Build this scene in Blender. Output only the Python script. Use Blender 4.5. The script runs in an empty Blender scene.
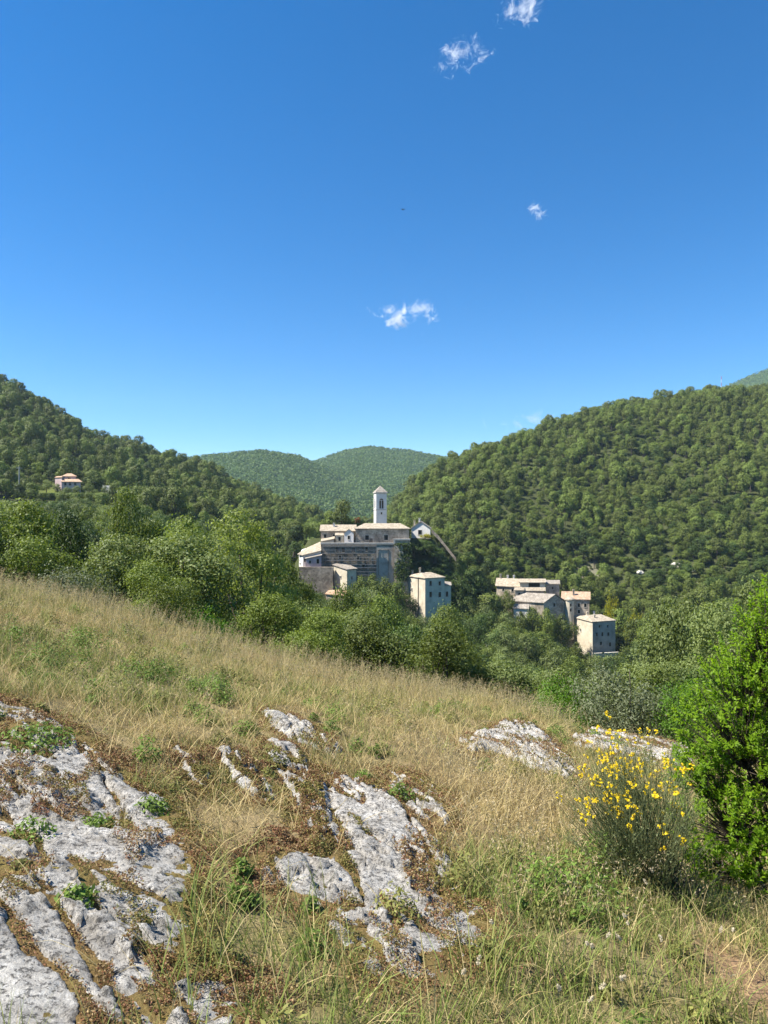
# A hilltop village in a wooded valley, seen from a dry grassy slope with limestone outcrops.
import bpy, math, random
import numpy as np
from mathutils import Vector, Matrix

FPX = 711.0                      # focal length in pixels of the 768 x 1024 picture
HOR = 512.0                      # eye level row
scene = bpy.context.scene
COL = scene.collection

# ------------------------------------------------------------------ noise
def _hash(ix, iy, seed):
    h = (ix.astype(np.int64) * 374761393 + iy.astype(np.int64) * 668265263 + seed * 974634777) & 0xffffffff
    h = ((h ^ (h >> 13)) * 1274126177) & 0xffffffff
    h = (h ^ (h >> 16)) & 0xffffffff
    return h.astype(np.float64) / 4294967295.0

def noise(x, y, seed=0):
    x = np.asarray(x, float); y = np.asarray(y, float)
    ix = np.floor(x); iy = np.floor(y)
    fx = x - ix; fy = y - iy
    ux = fx*fx*fx*(fx*(fx*6-15)+10); uy = fy*fy*fy*(fy*(fy*6-15)+10)
    def g(dx, dy):
        a = _hash(ix+dx, iy+dy, seed) * 2*np.pi
        return np.cos(a)*(fx-dx) + np.sin(a)*(fy-dy)
    a = g(0,0)*(1-ux) + g(1,0)*ux
    b = g(0,1)*(1-ux) + g(1,1)*ux
    return (a*(1-uy) + b*uy) * 1.5

def fbm(x, y, octv=4, seed=0, gain=0.5):
    s = 0; a = 1; t = 0
    for i in range(octv):
        s = s + a*noise(x*2**i, y*2**i, seed+i*17); t += a; a *= gain
    return s / t

def sstep(a, b, x):
    t = np.clip((np.asarray(x, float)-a)/(b-a), 0, 1)
    return t*t*(3-2*t)

# ------------------------------------------------------------------ terrain (metres, eye at the origin, y ahead)
T_D = np.array([28, 40, 60, 90, 130, 180, 230, 300, 400, 480, 560, 700, 900.])
T_PX = np.array([-600,-250, 0, 100, 200, 300, 370, 430, 500, 600, 700, 768, 1000, 1400.])
T_Z = np.array([
 [ 4, 3, 3, 5, 9, 20, 34, 58, 98,135,150,150, 60],
 [ 0,-1,-2,-2, 0, 8, 18, 35, 70,105,125,110, 40],
 [-4.2,-7.5,-10.5,-13,-12,-5, 2,12.5, 50, 82, 92, 60, 0],
 [-5,-9,-12,-15,-15,-10,-3, 7, 27, 44, 50, 25,-20],
 [-6,-10,-14,-18,-20,-17,-12,-2, 14, 24, 26,  0,-30],
 [-7,-12,-17,-22,-27,-31,-29,-18, -8, -4, -4,-14,-34],
 [-8,-13,-19,-26,-33,-38,-36,-30,-24,-20,-16,-14,-30],
 [-9,-14,-20,-28,-36,-43,-42,-26,  4, 22, 24, 10,-24],
 [-9.5,-15,-22,-31,-40,-48,-46,-26, 18, 40, 42, 25,-20],
 [-10,-16,-24,-34,-44,-53,-55,-36, 14, 58, 72, 55, 0],
 [-10,-16,-24,-33,-42,-48,-48,-28, 20, 68, 88, 75, 10],
 [-10,-16,-24,-32,-40,-44,-41,-25, 22, 70, 93, 80, 20],
 [-10,-15,-22,-30,-36,-38,-34,-15, 35, 85,115,105, 40],
 [-12,-14,-18,-22,-24,-20,-10, 15, 65,120,150,140, 60],
], float)

def _cr(p0, p1, p2, p3, t):
    return 0.5*((2*p1) + (-p0+p2)*t + (2*p0-5*p1+4*p2-p3)*t*t + (-p0+3*p1-3*p2+p3)*t**3)

def _dense(xs, zs, xn):
    """soft interpolation of the rows zs (len(xs), k) at xn: Catmull-Rom blended with linear"""
    i = np.clip(np.searchsorted(xs, xn) - 1, 0, len(xs)-2)
    t = ((xn - xs[i])/(xs[i+1]-xs[i]))[:, None]
    c = lambda j: zs[np.clip(j, 0, len(xs)-1)]
    cr = _cr(c(i-1), c(i), c(i+1), c(i+2), t)
    return 0.65*cr + 0.35*(c(i)*(1-t) + c(i+1)*t)

_PXN = np.linspace(-600, 1400, 201)
_LD = np.linspace(math.log(28), math.log(900), 141)
_TAB = _dense(np.log(T_D), _dense(T_PX, T_Z, _PXN).T.copy(), _LD).T.copy()

def table(x, y):
    px = np.clip(384 + FPX*x/np.maximum(y, 20), -599.9, 1399.9)
    ld = np.clip(np.log(np.maximum(y, 28.01)), _LD[0], _LD[-1]-1e-6)
    a = (px+600)/10.0; b = (ld-_LD[0])/(_LD[1]-_LD[0])
    i = np.floor(a).astype(int); j = np.floor(b).astype(int)
    i = np.clip(i, 0, 199); j = np.clip(j, 0, 139)
    fa = a-i; fb = b-j
    return (_TAB[i,j]*(1-fa)*(1-fb) + _TAB[i+1,j]*fa*(1-fb) + _TAB[i,j+1]*(1-fa)*fb + _TAB[i+1,j+1]*fa*fb)

FAR = [  # far hills: silhouette (px, py), distance of the ridge, start of the slope
  ([(-400,470),(100,468),(150,464),(200,457),(260,451),(300,457),(330,472),(370,492),(420,515),(900,530)], 1500, 950),
  ([(-400,520),(200,515),(280,474),(320,460),(345,451),(370,447),(410,451),(445,458),(500,468),(600,485),(1200,500)], 1900, 1050),
  ([(-400,560),(560,480),(660,415),(700,397),(722,388),(745,378),(768,369),(820,352),(880,345),(1300,400)], 2200, 1200),
]
def near_plane(x, y):
    b = 0.10*fbm(x*0.28, y*0.28, 3, 5) + 0.05*fbm(x*0.9, y*0.9, 3, 9)
    b = b - 0.34*sstep(2.6, 5.6, x)*sstep(11, 17, y)
    b = b - 0.32*np.exp(-((x+1.2)/4.5)**2)*sstep(8, 18, y)
    return -1.6 - 0.21*np.clip(x, -40, 40) - 0.136*y + b*sstep(1.0, 4.0, np.hypot(x, y)) * 1.6

def H(x, y):
    x = np.asarray(x, float); y = np.asarray(y, float)
    x, y = np.broadcast_arrays(x, y)
    crest = 19.6 + 0.6*noise(x*0.15, y*0+3.1, 3)
    zn = near_plane(x, np.minimum(y, crest+2.5)) - 0.28*np.maximum(y-crest, 0)**1.15
    zt = table(x, y) + 0.010*np.minimum(y, 500)*fbm(x/60., y/60., 4, 21)*sstep(40, 150, y)
    # the rock the old village stands on
    d = np.sqrt(((x+4.0)/24.0)**2 + ((y-250)/12.5)**2)
    mesa = -9.0 - np.maximum(d-1, 0)*np.where(y < 250, 46.0, 26.0)
    mesa = np.where(x > 14, mesa - (x-14)*0.15, mesa)
    zt = np.where(zt > mesa, zt, mesa)
    w = sstep(22.5, 31, y)
    z = zn*(1-w) + zt*w
    far = np.full(x.shape, -1e9)
    px = 384 + FPX*x/np.maximum(y, 20)
    for prof, yc, y0 in FAR:
        p = np.array(prof, float)
        sil = np.interp(px, p[:,0], p[:,1])
        zs = (HOR - sil)/FPX*yc
        t = np.clip((y-y0)/(yc-y0), 0, 1)
        rise = t**0.85
        back = sstep(0, 1, (y-yc)/900.0)
        zz = -40 + (zs+40)*rise*(1-back) + 22*fbm(x/260., y/260., 4, int(yc))*t*(1-t)*2
        far = np.maximum(far, np.where(y > y0-200, zz, -1e9))
    return np.where(y > 720, np.maximum(z, far), z)

def ground_px(px, py, d0=1.5, d1=40.0):
    """the point of the ground that the picture's pixel shows"""
    ds = np.exp(np.linspace(math.log(d0), math.log(d1), 900))
    x = (px-384)/FPX*ds; z = (HOR-py)/FPX*ds
    below = z < H(x, ds)
    k = int(np.argmax(below)) if below.any() else len(ds)-1
    y = ds[k]
    return (px-384)/FPX*y, y

def P(px, py, d):
    return Vector(((px-384)/FPX*d, d, (HOR-py)/FPX*d))

# ------------------------------------------------------------------ mesh helpers
def mesh_np(name, verts, faces, mats, smooth=False, attrs=None, matidx=None):
    """verts (n,3), faces (m,k) of one size or a list of arrays"""
    if not isinstance(faces, list): faces = [faces]
    me = bpy.data.meshes.new(name)
    verts = np.asarray(verts, np.float32)
    me.vertices.add(len(verts)); me.vertices.foreach_set('co', verts.ravel())
    loops = np.concatenate([f.ravel() for f in faces]).astype(np.int32)
    starts = []; s = 0
    for f in faces:
        n, k = f.shape
        starts.append(s + np.arange(n)*k); s += n*k
    starts = np.concatenate(starts).astype(np.int32)
    me.loops.add(len(loops)); me.loops.foreach_set('vertex_index', loops)
    me.polygons.add(len(starts)); me.polygons.foreach_set('loop_start', starts)
    if smooth: me.polygons.foreach_set('use_smooth', np.ones(len(starts), bool))
    if matidx is not None: me.polygons.foreach_set('material_index', np.asarray(matidx, np.int32))
    for m in (mats if isinstance(mats, (list, tuple)) else [mats]): me.materials.append(m)
    me.update(calc_edges=True)
    for an, arr in (attrs or {}).items():
        arr = np.asarray(arr, np.float32)
        if arr.ndim == 1:
            a = me.attributes.new(an, 'FLOAT', 'POINT'); a.data.foreach_set('value', arr)
        else:
            if arr.shape[1] == 3: arr = np.concatenate([arr, np.ones((len(arr),1), np.float32)], 1)
            a = me.attributes.new(an, 'FLOAT_COLOR', 'POINT'); a.data.foreach_set('color', arr.ravel())
    return me

def tag(o, label=None, cat=None, group=None, kind=None):
    if label: o['label'] = label
    if cat: o['category'] = cat
    if group: o['group'] = group
    if kind: o['kind'] = kind
    return o

def link(name, me, parent=None):
    o = bpy.data.objects.new(name, me); COL.objects.link(o)
    if parent is not None: o.parent = parent
    return o

def empty(name, loc, label=None, cat=None, group=None, rz=0):
    o = bpy.data.objects.new(name, None); COL.objects.link(o)
    o.empty_display_size = 0.3
    o.location = loc; o.rotation_euler = (0, 0, rz)
    return tag(o, label, cat, group)

class MB:
    """collects polygons, then becomes one mesh object"""
    def __init__(s): s.v = []; s.f = []
    def poly(s, pts):
        b = len(s.v); s.v += [tuple(p) for p in pts]; s.f.append(list(range(b, b+len(pts)))); return s
    def prism(s, bot, top):
        """bot and top rings, same count, ccw from above"""
        n = len(bot); b = len(s.v)
        s.v += [tuple(p) for p in bot] + [tuple(p) for p in top]
        s.f.append([b+i for i in range(n)][::-1]); s.f.append([b+n+i for i in range(n)])
        for i in range(n):
            j = (i+1) % n; s.f.append([b+i, b+j, b+n+j, b+n+i])
        return s
    def box(s, x0, x1, y0, y1, z0, z1):
        r = [(x0,y0),(x1,y0),(x1,y1),(x0,y1)]
        return s.prism([(x,y,z0) for x,y in r], [(x,y,z1) for x,y in r])
    def obox(s, o, ux, uy, x0, x1, y0, y1, z0, z1):
        """box along horizontal axes ux, uy from the origin o"""
        r = [(x0,y0),(x1,y0),(x1,y1),(x0,y1)]
        q = [(o[0]+ux[0]*a+uy[0]*b, o[1]+ux[1]*a+uy[1]*b) for a,b in r]
        if ux[0]*uy[1]-ux[1]*uy[0] < 0: q = q[::-1]
        return s.prism([(x,y,o[2]+z0) for x,y in q], [(x,y,o[2]+z1) for x,y in q])
    def tube(s, pts, rad, sides=6):
        pts = [Vector(p) for p in pts]; n = len(pts); b = len(s.v)
        for i, p in enumerate(pts):
            d = (pts[min(i+1, n-1)] - pts[max(i-1, 0)]).normalized()
            a = d.cross(Vector((0.3, 0.2, 1)) if abs(d.z) < .9 else Vector((1, 0.1, 0))).normalized(); c = d.cross(a)
            r = rad[i] if isinstance(rad, (list, tuple)) else rad
            for k in range(sides):
                t = 2*math.pi*k/sides; s.v.append(tuple(p + a*(r*math.cos(t)) + c*(r*math.sin(t))))
        for i in range(n-1):
            for k in range(sides):
                k2 = (k+1) % sides
                s.f.append([b+i*sides+k, b+i*sides+k2, b+(i+1)*sides+k2, b+(i+1)*sides+k])
        s.f.append([b+k for k in range(sides)][::-1]); s.f.append([b+(n-1)*sides+k for k in range(sides)])
        return s
    def mesh(s, name, mat, smooth=False):
        me = bpy.data.meshes.new(name); me.from_pydata(s.v, [], s.f)
        me.materials.append(mat)
        if smooth: me.polygons.foreach_set('use_smooth', [True]*len(me.polygons))
        me.update(); return me
    def build(s, name, mat, parent=None, smooth=False):
        me = s.mesh(name, mat, smooth)
        if parent is not None:                       # pieces are given in world metres, the parent's base is its origin
            inv = parent_matrix(parent).inverted()
            me.transform(inv)
        return link(name, me, parent)

def parent_matrix(p):
    m = Matrix.LocRotScale(p.location, p.rotation_euler, p.scale)
    return parent_matrix(p.parent) @ m if p.parent else m

# ------------------------------------------------------------------ materials
def new_mat(name):
    m = bpy.data.materials.new(name); m.use_nodes = True
    nt = m.node_tree; nt.nodes.clear()
    return m, nt, nt.nodes, nt.links

def N(nodes, typ, **kw):
    n = nodes.new(typ)
    for k, v in kw.items():
        if k.startswith('i_'):
            key = k[2:]; key = int(key) if key.isdigit() else key.replace('_', ' ')
            n.inputs[key].default_value = v
        else: setattr(n, k, v)
    return n

def ramp(nodes, stops, interp='LINEAR'):
    r = nodes.new('ShaderNodeValToRGB'); r.color_ramp.interpolation = interp
    e = r.color_ramp.elements
    while len(e) < len(stops): e.new(0.5)
    for i, (p, c) in enumerate(stops):
        e[i].position = p; e[i].color = tuple(c) + (1,) if len(c) == 3 else c
    return r

def leaf_material(name, dark, light, trans=0.35, rough=0.55, hue=0.0):
    """leaf green between two shades, by leaf and by plant; light passes through the leaf"""
    m, nt, n, l = new_mat(name)
    at = N(n, 'ShaderNodeAttribute', attribute_name='var')
    oi = N(n, 'ShaderNodeObjectInfo')
    a = N(n, 'ShaderNodeMath', operation='MULTIPLY', i_1=0.5); l.new(at.outputs['Fac'], a.inputs[0])
    b = N(n, 'ShaderNodeMath', operation='MULTIPLY_ADD', i_1=0.5); l.new(oi.outputs['Random'], b.inputs[0]); l.new(a.outputs[0], b.inputs[2])
    mid = tuple((dark[i]*.55+light[i]*.45) for i in range(3))
    r = ramp(n, [(0.05, dark), (0.5, mid), (0.95, light)]); l.new(b.outputs[0], r.inputs[0])
    hs = N(n, 'ShaderNodeHueSaturation'); l.new(r.outputs[0], hs.inputs['Color'])
    mh = N(n, 'ShaderNodeMapRange', i_3=0.5-hue, i_4=0.5+hue); l.new(oi.outputs['Random'], mh.inputs[0]); l.new(mh.outputs[0], hs.inputs['Hue'])
    d = N(n, 'ShaderNodeBsdfPrincipled', i_Roughness=rough); d.inputs['Specular IOR Level'].default_value = 0.25
    l.new(hs.outputs[0], d.inputs['Base Color'])
    t = N(n, 'ShaderNodeBsdfTranslucent'); 
    tc = N(n, 'ShaderNodeMix', data_type='RGBA', blend_type='MULTIPLY'); tc.inputs[0].default_value = 1.0
    l.new(hs.outputs[0], tc.inputs[6]); tc.inputs[7].default_value = (1.5, 1.5, 0.7, 1)
    l.new(tc.outputs[2], t.inputs[0])
    mx = N(n, 'ShaderNodeMixShader', i_0=trans); l.new(d.outputs[0], mx.inputs[1]); l.new(t.outputs[0], mx.inputs[2])
    o = N(n, 'ShaderNodeOutputMaterial'); l.new(mx.outputs[0], o.inputs[0])
    return m

def col_material(name, trans=0.0, rough=0.8, bump=0.0, bscale=30.0, spec=0.2, vary=0.0, vscale=3.0):
    """colour from the mesh's own 'col' attribute"""
    m, nt, n, l = new_mat(name)
    at = N(n, 'ShaderNodeAttribute', attribute_name='col')
    c = at.outputs['Color']
    tcn = N(n, 'ShaderNodeTexCoord')
    if vary:
        nz = N(n, 'ShaderNodeTexNoise', i_Scale=vscale, i_Detail=8.0, i_Roughness=0.7); l.new(tcn.outputs['Object'], nz.inputs['Vector'])
        mr = N(n, 'ShaderNodeMapRange', i_1=0.25, i_2=0.75, i_3=1-vary, i_4=1+vary); l.new(nz.outputs['Fac'], mr.inputs[0])
        mm = N(n, 'ShaderNodeMix', data_type='RGBA', blend_type='MULTIPLY'); mm.inputs[0].default_value = 1
        l.new(c, mm.inputs[6]); l.new(mr.outputs[0], mm.inputs[7]); c = mm.outputs[2]
    d = N(n, 'ShaderNodeBsdfPrincipled', i_Roughness=rough); d.inputs['Specular IOR Level'].default_value = spec
    l.new(c, d.inputs['Base Color'])
    if bump:
        nz2 = N(n, 'ShaderNodeTexNoise', i_Scale=bscale, i_Detail=6.0, i_Roughness=0.65); l.new(tcn.outputs['Object'], nz2.inputs['Vector'])
        bp = N(n, 'ShaderNodeBump', i_Strength=bump, i_Distance=0.05); l.new(nz2.outputs['Fac'], bp.inputs['Height']); l.new(bp.outputs[0], d.inputs['Normal'])
    out = N(n, 'ShaderNodeOutputMaterial')
    if trans:
        t = N(n, 'ShaderNodeBsdfTranslucent'); l.new(c, t.inputs[0])
        mx = N(n, 'ShaderNodeMixShader', i_0=trans); l.new(d.outputs[0], mx.inputs[1]); l.new(t.outputs[0], mx.inputs[2]); l.new(mx.outputs[0], out.inputs[0])
    else: l.new(d.outputs[0], out.inputs[0])
    return m

def surf_material(name, stops, scale=1.0, rough=0.85, bump=0.3, bdist=0.05, bscale=None, detail=6.0, stretch=(1,1,1), joints=None):
    """a weathered surface: noise through a colour ramp, with bump; joints=(width,height,depth) adds masonry joints"""
    m, nt, n, l = new_mat(name)
    tc = N(n, 'ShaderNodeTexCoord'); mp = N(n, 'ShaderNodeMapping'); mp.inputs['Scale'].default_value = stretch
    l.new(tc.outputs['Object'], mp.inputs[0])
    nz = N(n, 'ShaderNodeTexNoise', i_Scale=scale, i_Detail=detail, i_Roughness=0.65); l.new(mp.outputs[0], nz.inputs['Vector'])
    r = ramp(n, stops); l.new(nz.outputs['Fac'], r.inputs[0])
    d = N(n, 'ShaderNodeBsdfPrincipled', i_Roughness=rough); d.inputs['Specular IOR Level'].default_value = 0.2
    nb = N(n, 'ShaderNodeTexNoise', i_Scale=bscale or scale*6, i_Detail=6.0, i_Roughness=0.7); l.new(mp.outputs[0], nb.inputs['Vector'])
    hgt = nb.outputs['Fac']; c = r.outputs[0]
    if joints:
        vo = N(n, 'ShaderNodeTexVoronoi', i_Scale=1.0/joints[0], feature='F1'); l.new(mp.outputs[0], vo.inputs['Vector'])
        mr = N(n, 'ShaderNodeMapRange', i_1=0.0, i_2=1.0, i_3=1-joints[1], i_4=1+joints[1]); l.new(vo.outputs['Color'], mr.inputs[0])
        mm = N(n, 'ShaderNodeMix', data_type='RGBA', blend_type='MULTIPLY'); mm.inputs[0].default_value = 1
        l.new(c, mm.inputs[6]); l.new(mr.outputs[0], mm.inputs[7]); c = mm.outputs[2]
        ad = N(n, 'ShaderNodeMath', operation='MULTIPLY_ADD', i_1=-0.6); l.new(vo.outputs['Distance'], ad.inputs[0]); l.new(hgt, ad.inputs[2]); hgt = ad.outputs[0]
    l.new(c, d.inputs['Base Color'])
    bp = N(n, 'ShaderNodeBump', i_Strength=bump, i_Distance=bdist); l.new(hgt, bp.inputs['Height']); l.new(bp.outputs[0], d.inputs['Normal'])
    o = N(n, 'ShaderNodeOutputMaterial'); l.new(d.outputs[0], o.inputs[0])
    return m

def plain(name, c, rough=0.7, metal=0.0):
    m, nt, n, l = new_mat(name)
    d = N(n, 'ShaderNodeBsdfPrincipled', i_Roughness=rough, i_Metallic=metal); d.inputs['Base Color'].default_value = tuple(c)+(1,)
    o = N(n, 'ShaderNodeOutputMaterial'); l.new(d.outputs[0], o.inputs[0]); return m

HAZE = 0.00008
SUN_AZ = (-1.0, -0.13); SUN_EL = 53
SKY_STR = 0.083; SKY_DUST = 0.0; SKY_OZONE = 4.0; SUN_STR = 4.8; EXPOSURE = 1.2
# ------------------------------------------------------------------ foliage
M_BARK = surf_material('bark', [(0.3,(0.05,0.038,0.028)),(0.6,(0.11,0.09,0.07)),(0.8,(0.17,0.15,0.13))], 6.0, 0.9, 0.6)
M_OAK = leaf_material('oak_leaf', (0.048, 0.078, 0.014), (0.225, 0.268, 0.05), 0.30, hue=0.012)
M_OLIVE = leaf_material('pale_leaf', (0.085, 0.12, 0.034), (0.24, 0.28, 0.085), 0.30, hue=0.01)
M_GREY = leaf_material('grey_leaf', (0.085, 0.105, 0.05), (0.2, 0.22, 0.115), 0.25, hue=0.008)
M_DARK = leaf_material('dark_leaf', (0.026, 0.052, 0.01), (0.105, 0.15, 0.028), 0.22, hue=0.01)
M_BRIGHT = leaf_material('bright_leaf', (0.057,0.138,0.011), (0.172,0.310,0.029), 0.40, hue=0.01)
M_PINE = leaf_material('pine_needle', (0.05, 0.078, 0.015), (0.24, 0.285, 0.05), 0.12, hue=0.016)
M_YELLOW = leaf_material('yellow_leaf', (0.18,0.19,0.01), (0.42,0.38,0.02), 0.35)
M_RED = leaf_material('red_leaf', (0.20,0.035,0.012), (0.36,0.09,0.03), 0.3)
M_FAR = leaf_material('far_leaf', (0.055, 0.105, 0.022), (0.17, 0.24, 0.06), 0.2)

def rdir(rng, n):
    v = rng.normal(size=(n,3)); return v/np.linalg.norm(v, axis=1, keepdims=True)

def leaf_quads(pos, nrm, size, rng, aspect=0.5, jit=0.3):
    """pointed leaf-like quads at pos facing nrm"""
    n = len(pos)
    r = rdir(rng, n); t = np.cross(nrm, r); t /= np.linalg.norm(t, axis=1, keepdims=True)+1e-9
    b = np.cross(nrm, t)
    s = (size*(1-jit+2*jit*rng.random(n)))[:, None]
    v = np.stack([pos-t*s*.5, pos+b*s*.5*aspect-t*s*.06, pos+t*s*.5, pos-b*s*.5*aspect-t*s*.06], 1)
    return v.reshape(-1,3), np.arange(4*n).reshape(n,4)

def crown_np(rng, blobs, nclump, nleaf, size, spread, aspect=0.55, out=0.55, inner=0.62, flat=0.75):
    """clumps of leaves over the surfaces of overlapping lobes"""
    blobs = np.array(blobs, float)            # x y z rx ry rz
    area = blobs[:,3]*blobs[:,5]; pr = area/area.sum()
    k = rng.choice(len(blobs), nclump*3, p=pr)
    d = rdir(rng, len(k)); 
    rr = 0.72 + 0.36*rng.random(len(k))
    c = blobs[k,:3] + d*blobs[k,3:6]*rr[:,None]
    ok = np.ones(len(k), bool)
    for b in blobs:
        q = ((c-b[:3])/b[3:6]); ok &= (q*q).sum(1) > inner**2
    ok &= (d[:,2] > -0.75)
    idx = np.where(ok)[0][:nclump]
    c = c[idx]; d = d[idx]; nc = len(c)
    cs = 0.65+0.7*rng.random(nc)              # clump size
    cv = rng.random(nc)
    j = np.repeat(np.arange(nc), nleaf)
    off = rng.normal(size=(len(j),3))*spread*cs[j][:,None]; off[:,2] *= flat
    pos = c[j]+off
    cen = blobs[:,:3].mean(0)
    nrm = out*(d[j]*0.6 + off/(spread*2.0)) + (1-out)*rdir(rng, len(j))*1.2 + np.array([0,0,0.25])
    nrm /= np.linalg.norm(nrm, axis=1, keepdims=True)+1e-9
    v, f = leaf_quads(pos, nrm, size, rng, aspect)
    var = np.clip(cv[j]*0.55 + rng.random(len(j))*0.45, 0, 1)
    return v, f, np.repeat(var, 4)

def oak_blobs(rng, h, w, n=9, low=0.22):
    bl = []
    for i in range(n):
        t = rng.random(); z = h*(low+0.1 + (0.80-low)*t)
        rad = w*0.5*(0.25+0.75*math.sin(math.pi*min(1, 0.22+0.72*t)))*(0.45+0.4*rng.random())
        a = rng.random()*6.283 + i*2.4
        r = w*0.15*(0.75+0.55*rng.random()); dd = max(0, rad)
        bl.append((dd*math.cos(a), dd*math.sin(a), z, r*1.1, r*1.1, r*0.85))
    bl.append((0, 0, h*0.80, w*0.2, w*0.2, h*0.16)); bl.append((0,0,h*0.5,w*0.26,w*0.26,h*0.25))
    return bl

def pine_blobs(rng, h, w, n=8):
    bl = []
    for i in range(n):
        t = rng.random(); z = h*(0.34+0.50*t)
        rad = w*0.5*(1.0-0.55*t)*(0.35+0.5*rng.random()); a = rng.random()*6.283+i*2.4
        r = w*(0.19+0.10*rng.random())
        bl.append((rad*math.cos(a), rad*math.sin(a), z, r, r, r*1.0))
    bl.append((0.04*w, 0, h*0.84, w*0.24, w*0.24, h*0.15)); bl.append((0,0,h*.58,w*.3,w*.3,h*.2))
    return bl

def bush_blobs(rng, h, w, n=9):
    bl = []
    for i in range(n):
        a = rng.random()*6.283+i*2.4; rad = w*0.34*math.sqrt(rng.random())
        r = w*(0.16+0.08*rng.random()); z = h*(0.22+0.55*rng.random()*(1-0.5*rad/(w*.5)))
        bl.append((rad*math.cos(a), rad*math.sin(a), z, r, r, r*0.95*h/w*1.1))
    return bl

def trunk_mb(rng, h, w, blobs, r0, bare=0.3, nl=7):
    mb = MB()
    top = h*0.78; pts = []; rad = []
    bx, by = rng.normal()*0.02*h, rng.normal()*0.02*h
    for i in range(7):
        t = i/6; pts.append((bx*math.sin(t*3)+rng.normal()*0.008*h, by*math.sin(t*2.5)+rng.normal()*0.008*h, -0.25+t*(top+.25))); rad.append(r0*(1.25-0.3*min(1,t*4))*(1-0.82*t))
    mb.tube(pts, rad, 7)
    for i in range(min(nl, len(blobs))):
        b = blobs[i]; k = 1+int(rng.integers(0, 4)); a = Vector(pts[k]); e = Vector(b[:3])
        m = (a+e)/2 + Vector((0,0,-0.06*h)) + Vector(rng.normal(size=3))*0.02*h
        r = rad[k]*0.55
        mb.tube([a, a.lerp(m, .55)+Vector(rng.normal(size=3))*.01*h, m, m.lerp(e,.6)+Vector(rng.normal(size=3))*.015*h, e], [r, r*.8, r*.6, r*.4, r*.15], 5)
        for q in range(2):
            e2 = e + Vector(rng.normal(size=3))*b[3]*0.6
            mb.tube([m, m.lerp(e2,.5)+Vector(rng.normal(size=3))*.015*h, e2], [r*.4, r*.28, r*.1], 4)
    return mb

RNG = np.random.default_rng(11)
PROTO = {}
def near_proto(key, kind, h, w, leafmat, nclump, nleaf, size, spread, r0=0.16, seed=1, **kw):
    rng = np.random.default_rng(seed)
    bl = {'oak': oak_blobs, 'bush': bush_blobs, 'pine': pine_blobs}[kind](rng, h, w)
    if 'extra' in kw: bl += kw.pop('extra')
    v, f, var = crown_np(rng, bl, nclump, nleaf, size, spread, **kw)
    crown = mesh_np('crown', v, f, leafmat, attrs={'var': var})
    trunk = trunk_mb(rng, h, w, bl, r0).mesh('trunk', M_BARK, True)
    PROTO[key] = (trunk, crown, h, w)
def far_proto(key, kind, h, w, leafmat, nclump, nleaf, size, spread, seed=1, r0=0.18, **kw):
    """trunk and crown in one mesh: seen too small to show parts"""
    rng = np.random.default_rng(seed)
    bl = {'oak': oak_blobs, 'bush': bush_blobs, 'pine': pine_blobs}[kind](rng, h, w) if isinstance(kind, str) else kind(rng, h, w)
    v, f, var = crown_np(rng, bl, nclump, nleaf, size, spread, **kw)
    mb = MB(); top = h*0.75
    mb.tube([(0,0,-0.6),(0.03*h,0,h*.3),(0,0.02*h,top)], [r0*1.2, r0, r0*.3], 5)
    for b in bl[:4]: mb.tube([(0.02*h,0,h*.32), tuple(b[:3])], [r0*.5, r0*.15], 4)
    tv = np.array(mb.v); q = np.array([x for x in mb.f if len(x) == 4]); off = len(v)
    V = np.concatenate([v, tv]); F = np.concatenate([f, q+off])
    me = mesh_np(key, V, F, [leafmat, M_BARK], attrs={'var': np.concatenate([var, np.full(len(tv), .5)])},
                 matidx=np.concatenate([np.zeros(len(f)), np.ones(len(q))]))
    PROTO[key] = (None, me, h, w)

for i, m in enumerate([M_OAK, M_OLIVE, M_DARK, M_OAK]):
    near_proto('near_oak%d'%i, 'oak', 7, 6, m, 330, 38, 0.15, 0.27, seed=20+i, aspect=0.6)
near_proto('near_open', 'oak', 8.5, 5.5, M_OLIVE, 190, 40, 0.15, 0.26, seed=41, r0=0.17, low=0) if False else None
for i, m in enumerate([M_OAK, M_BRIGHT, M_GREY]):
    near_proto('near_bush%d'%i, 'bush', 3.6, 4.2, m, 240 if i < 2 else 210, 42, 0.10, 0.19, seed=60+i, r0=0.07, aspect=0.5)
for i, m in enumerate([M_OAK, M_DARK, M_OLIVE, M_OAK, M_DARK]):
    far_proto('mid_oak%d'%i, 'oak', 7.5, 6.5, m, 230, 21, 0.26, 0.30, seed=80+i, out=.7)
for i in range(4):
    far_proto('hill_pine%d'%i, 'pine', 9.5, 6.4, M_PINE, 200, 15, 0.36, 0.31, seed=100+i, out=.78, r0=.2)
for i, m in enumerate([M_OAK, M_DARK, M_OAK]):
    far_proto('hill_oak%d'%i, 'oak', 7.5, 6.6, m, 190, 15, 0.36, 0.32, seed=120+i, out=.75)
far_proto('cypress', lambda rng, h, w: [(0,0,h*z, w*r, w*r, h*.13) for z, r in ((.12,.36),(.25,.45),(.4,.45),(.55,.40),(.7,.32),(.82,.22),(.92,.12))], 12, 2.4, M_DARK, 130, 12, 0.4, 0.2, seed=140)
far_proto('yellow_bush', 'bush', 4.5, 5.5, M_YELLOW, 150, 16, 0.34, 0.36, seed=150)
far_proto('red_bush', 'bush', 3.0, 2.6, M_RED, 80, 14, 0.28, 0.22, seed=151)

M_AIRY = leaf_material('airy_leaf', (0.11,0.15,0.034), (0.31,0.36,0.09), 0.38)
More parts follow.
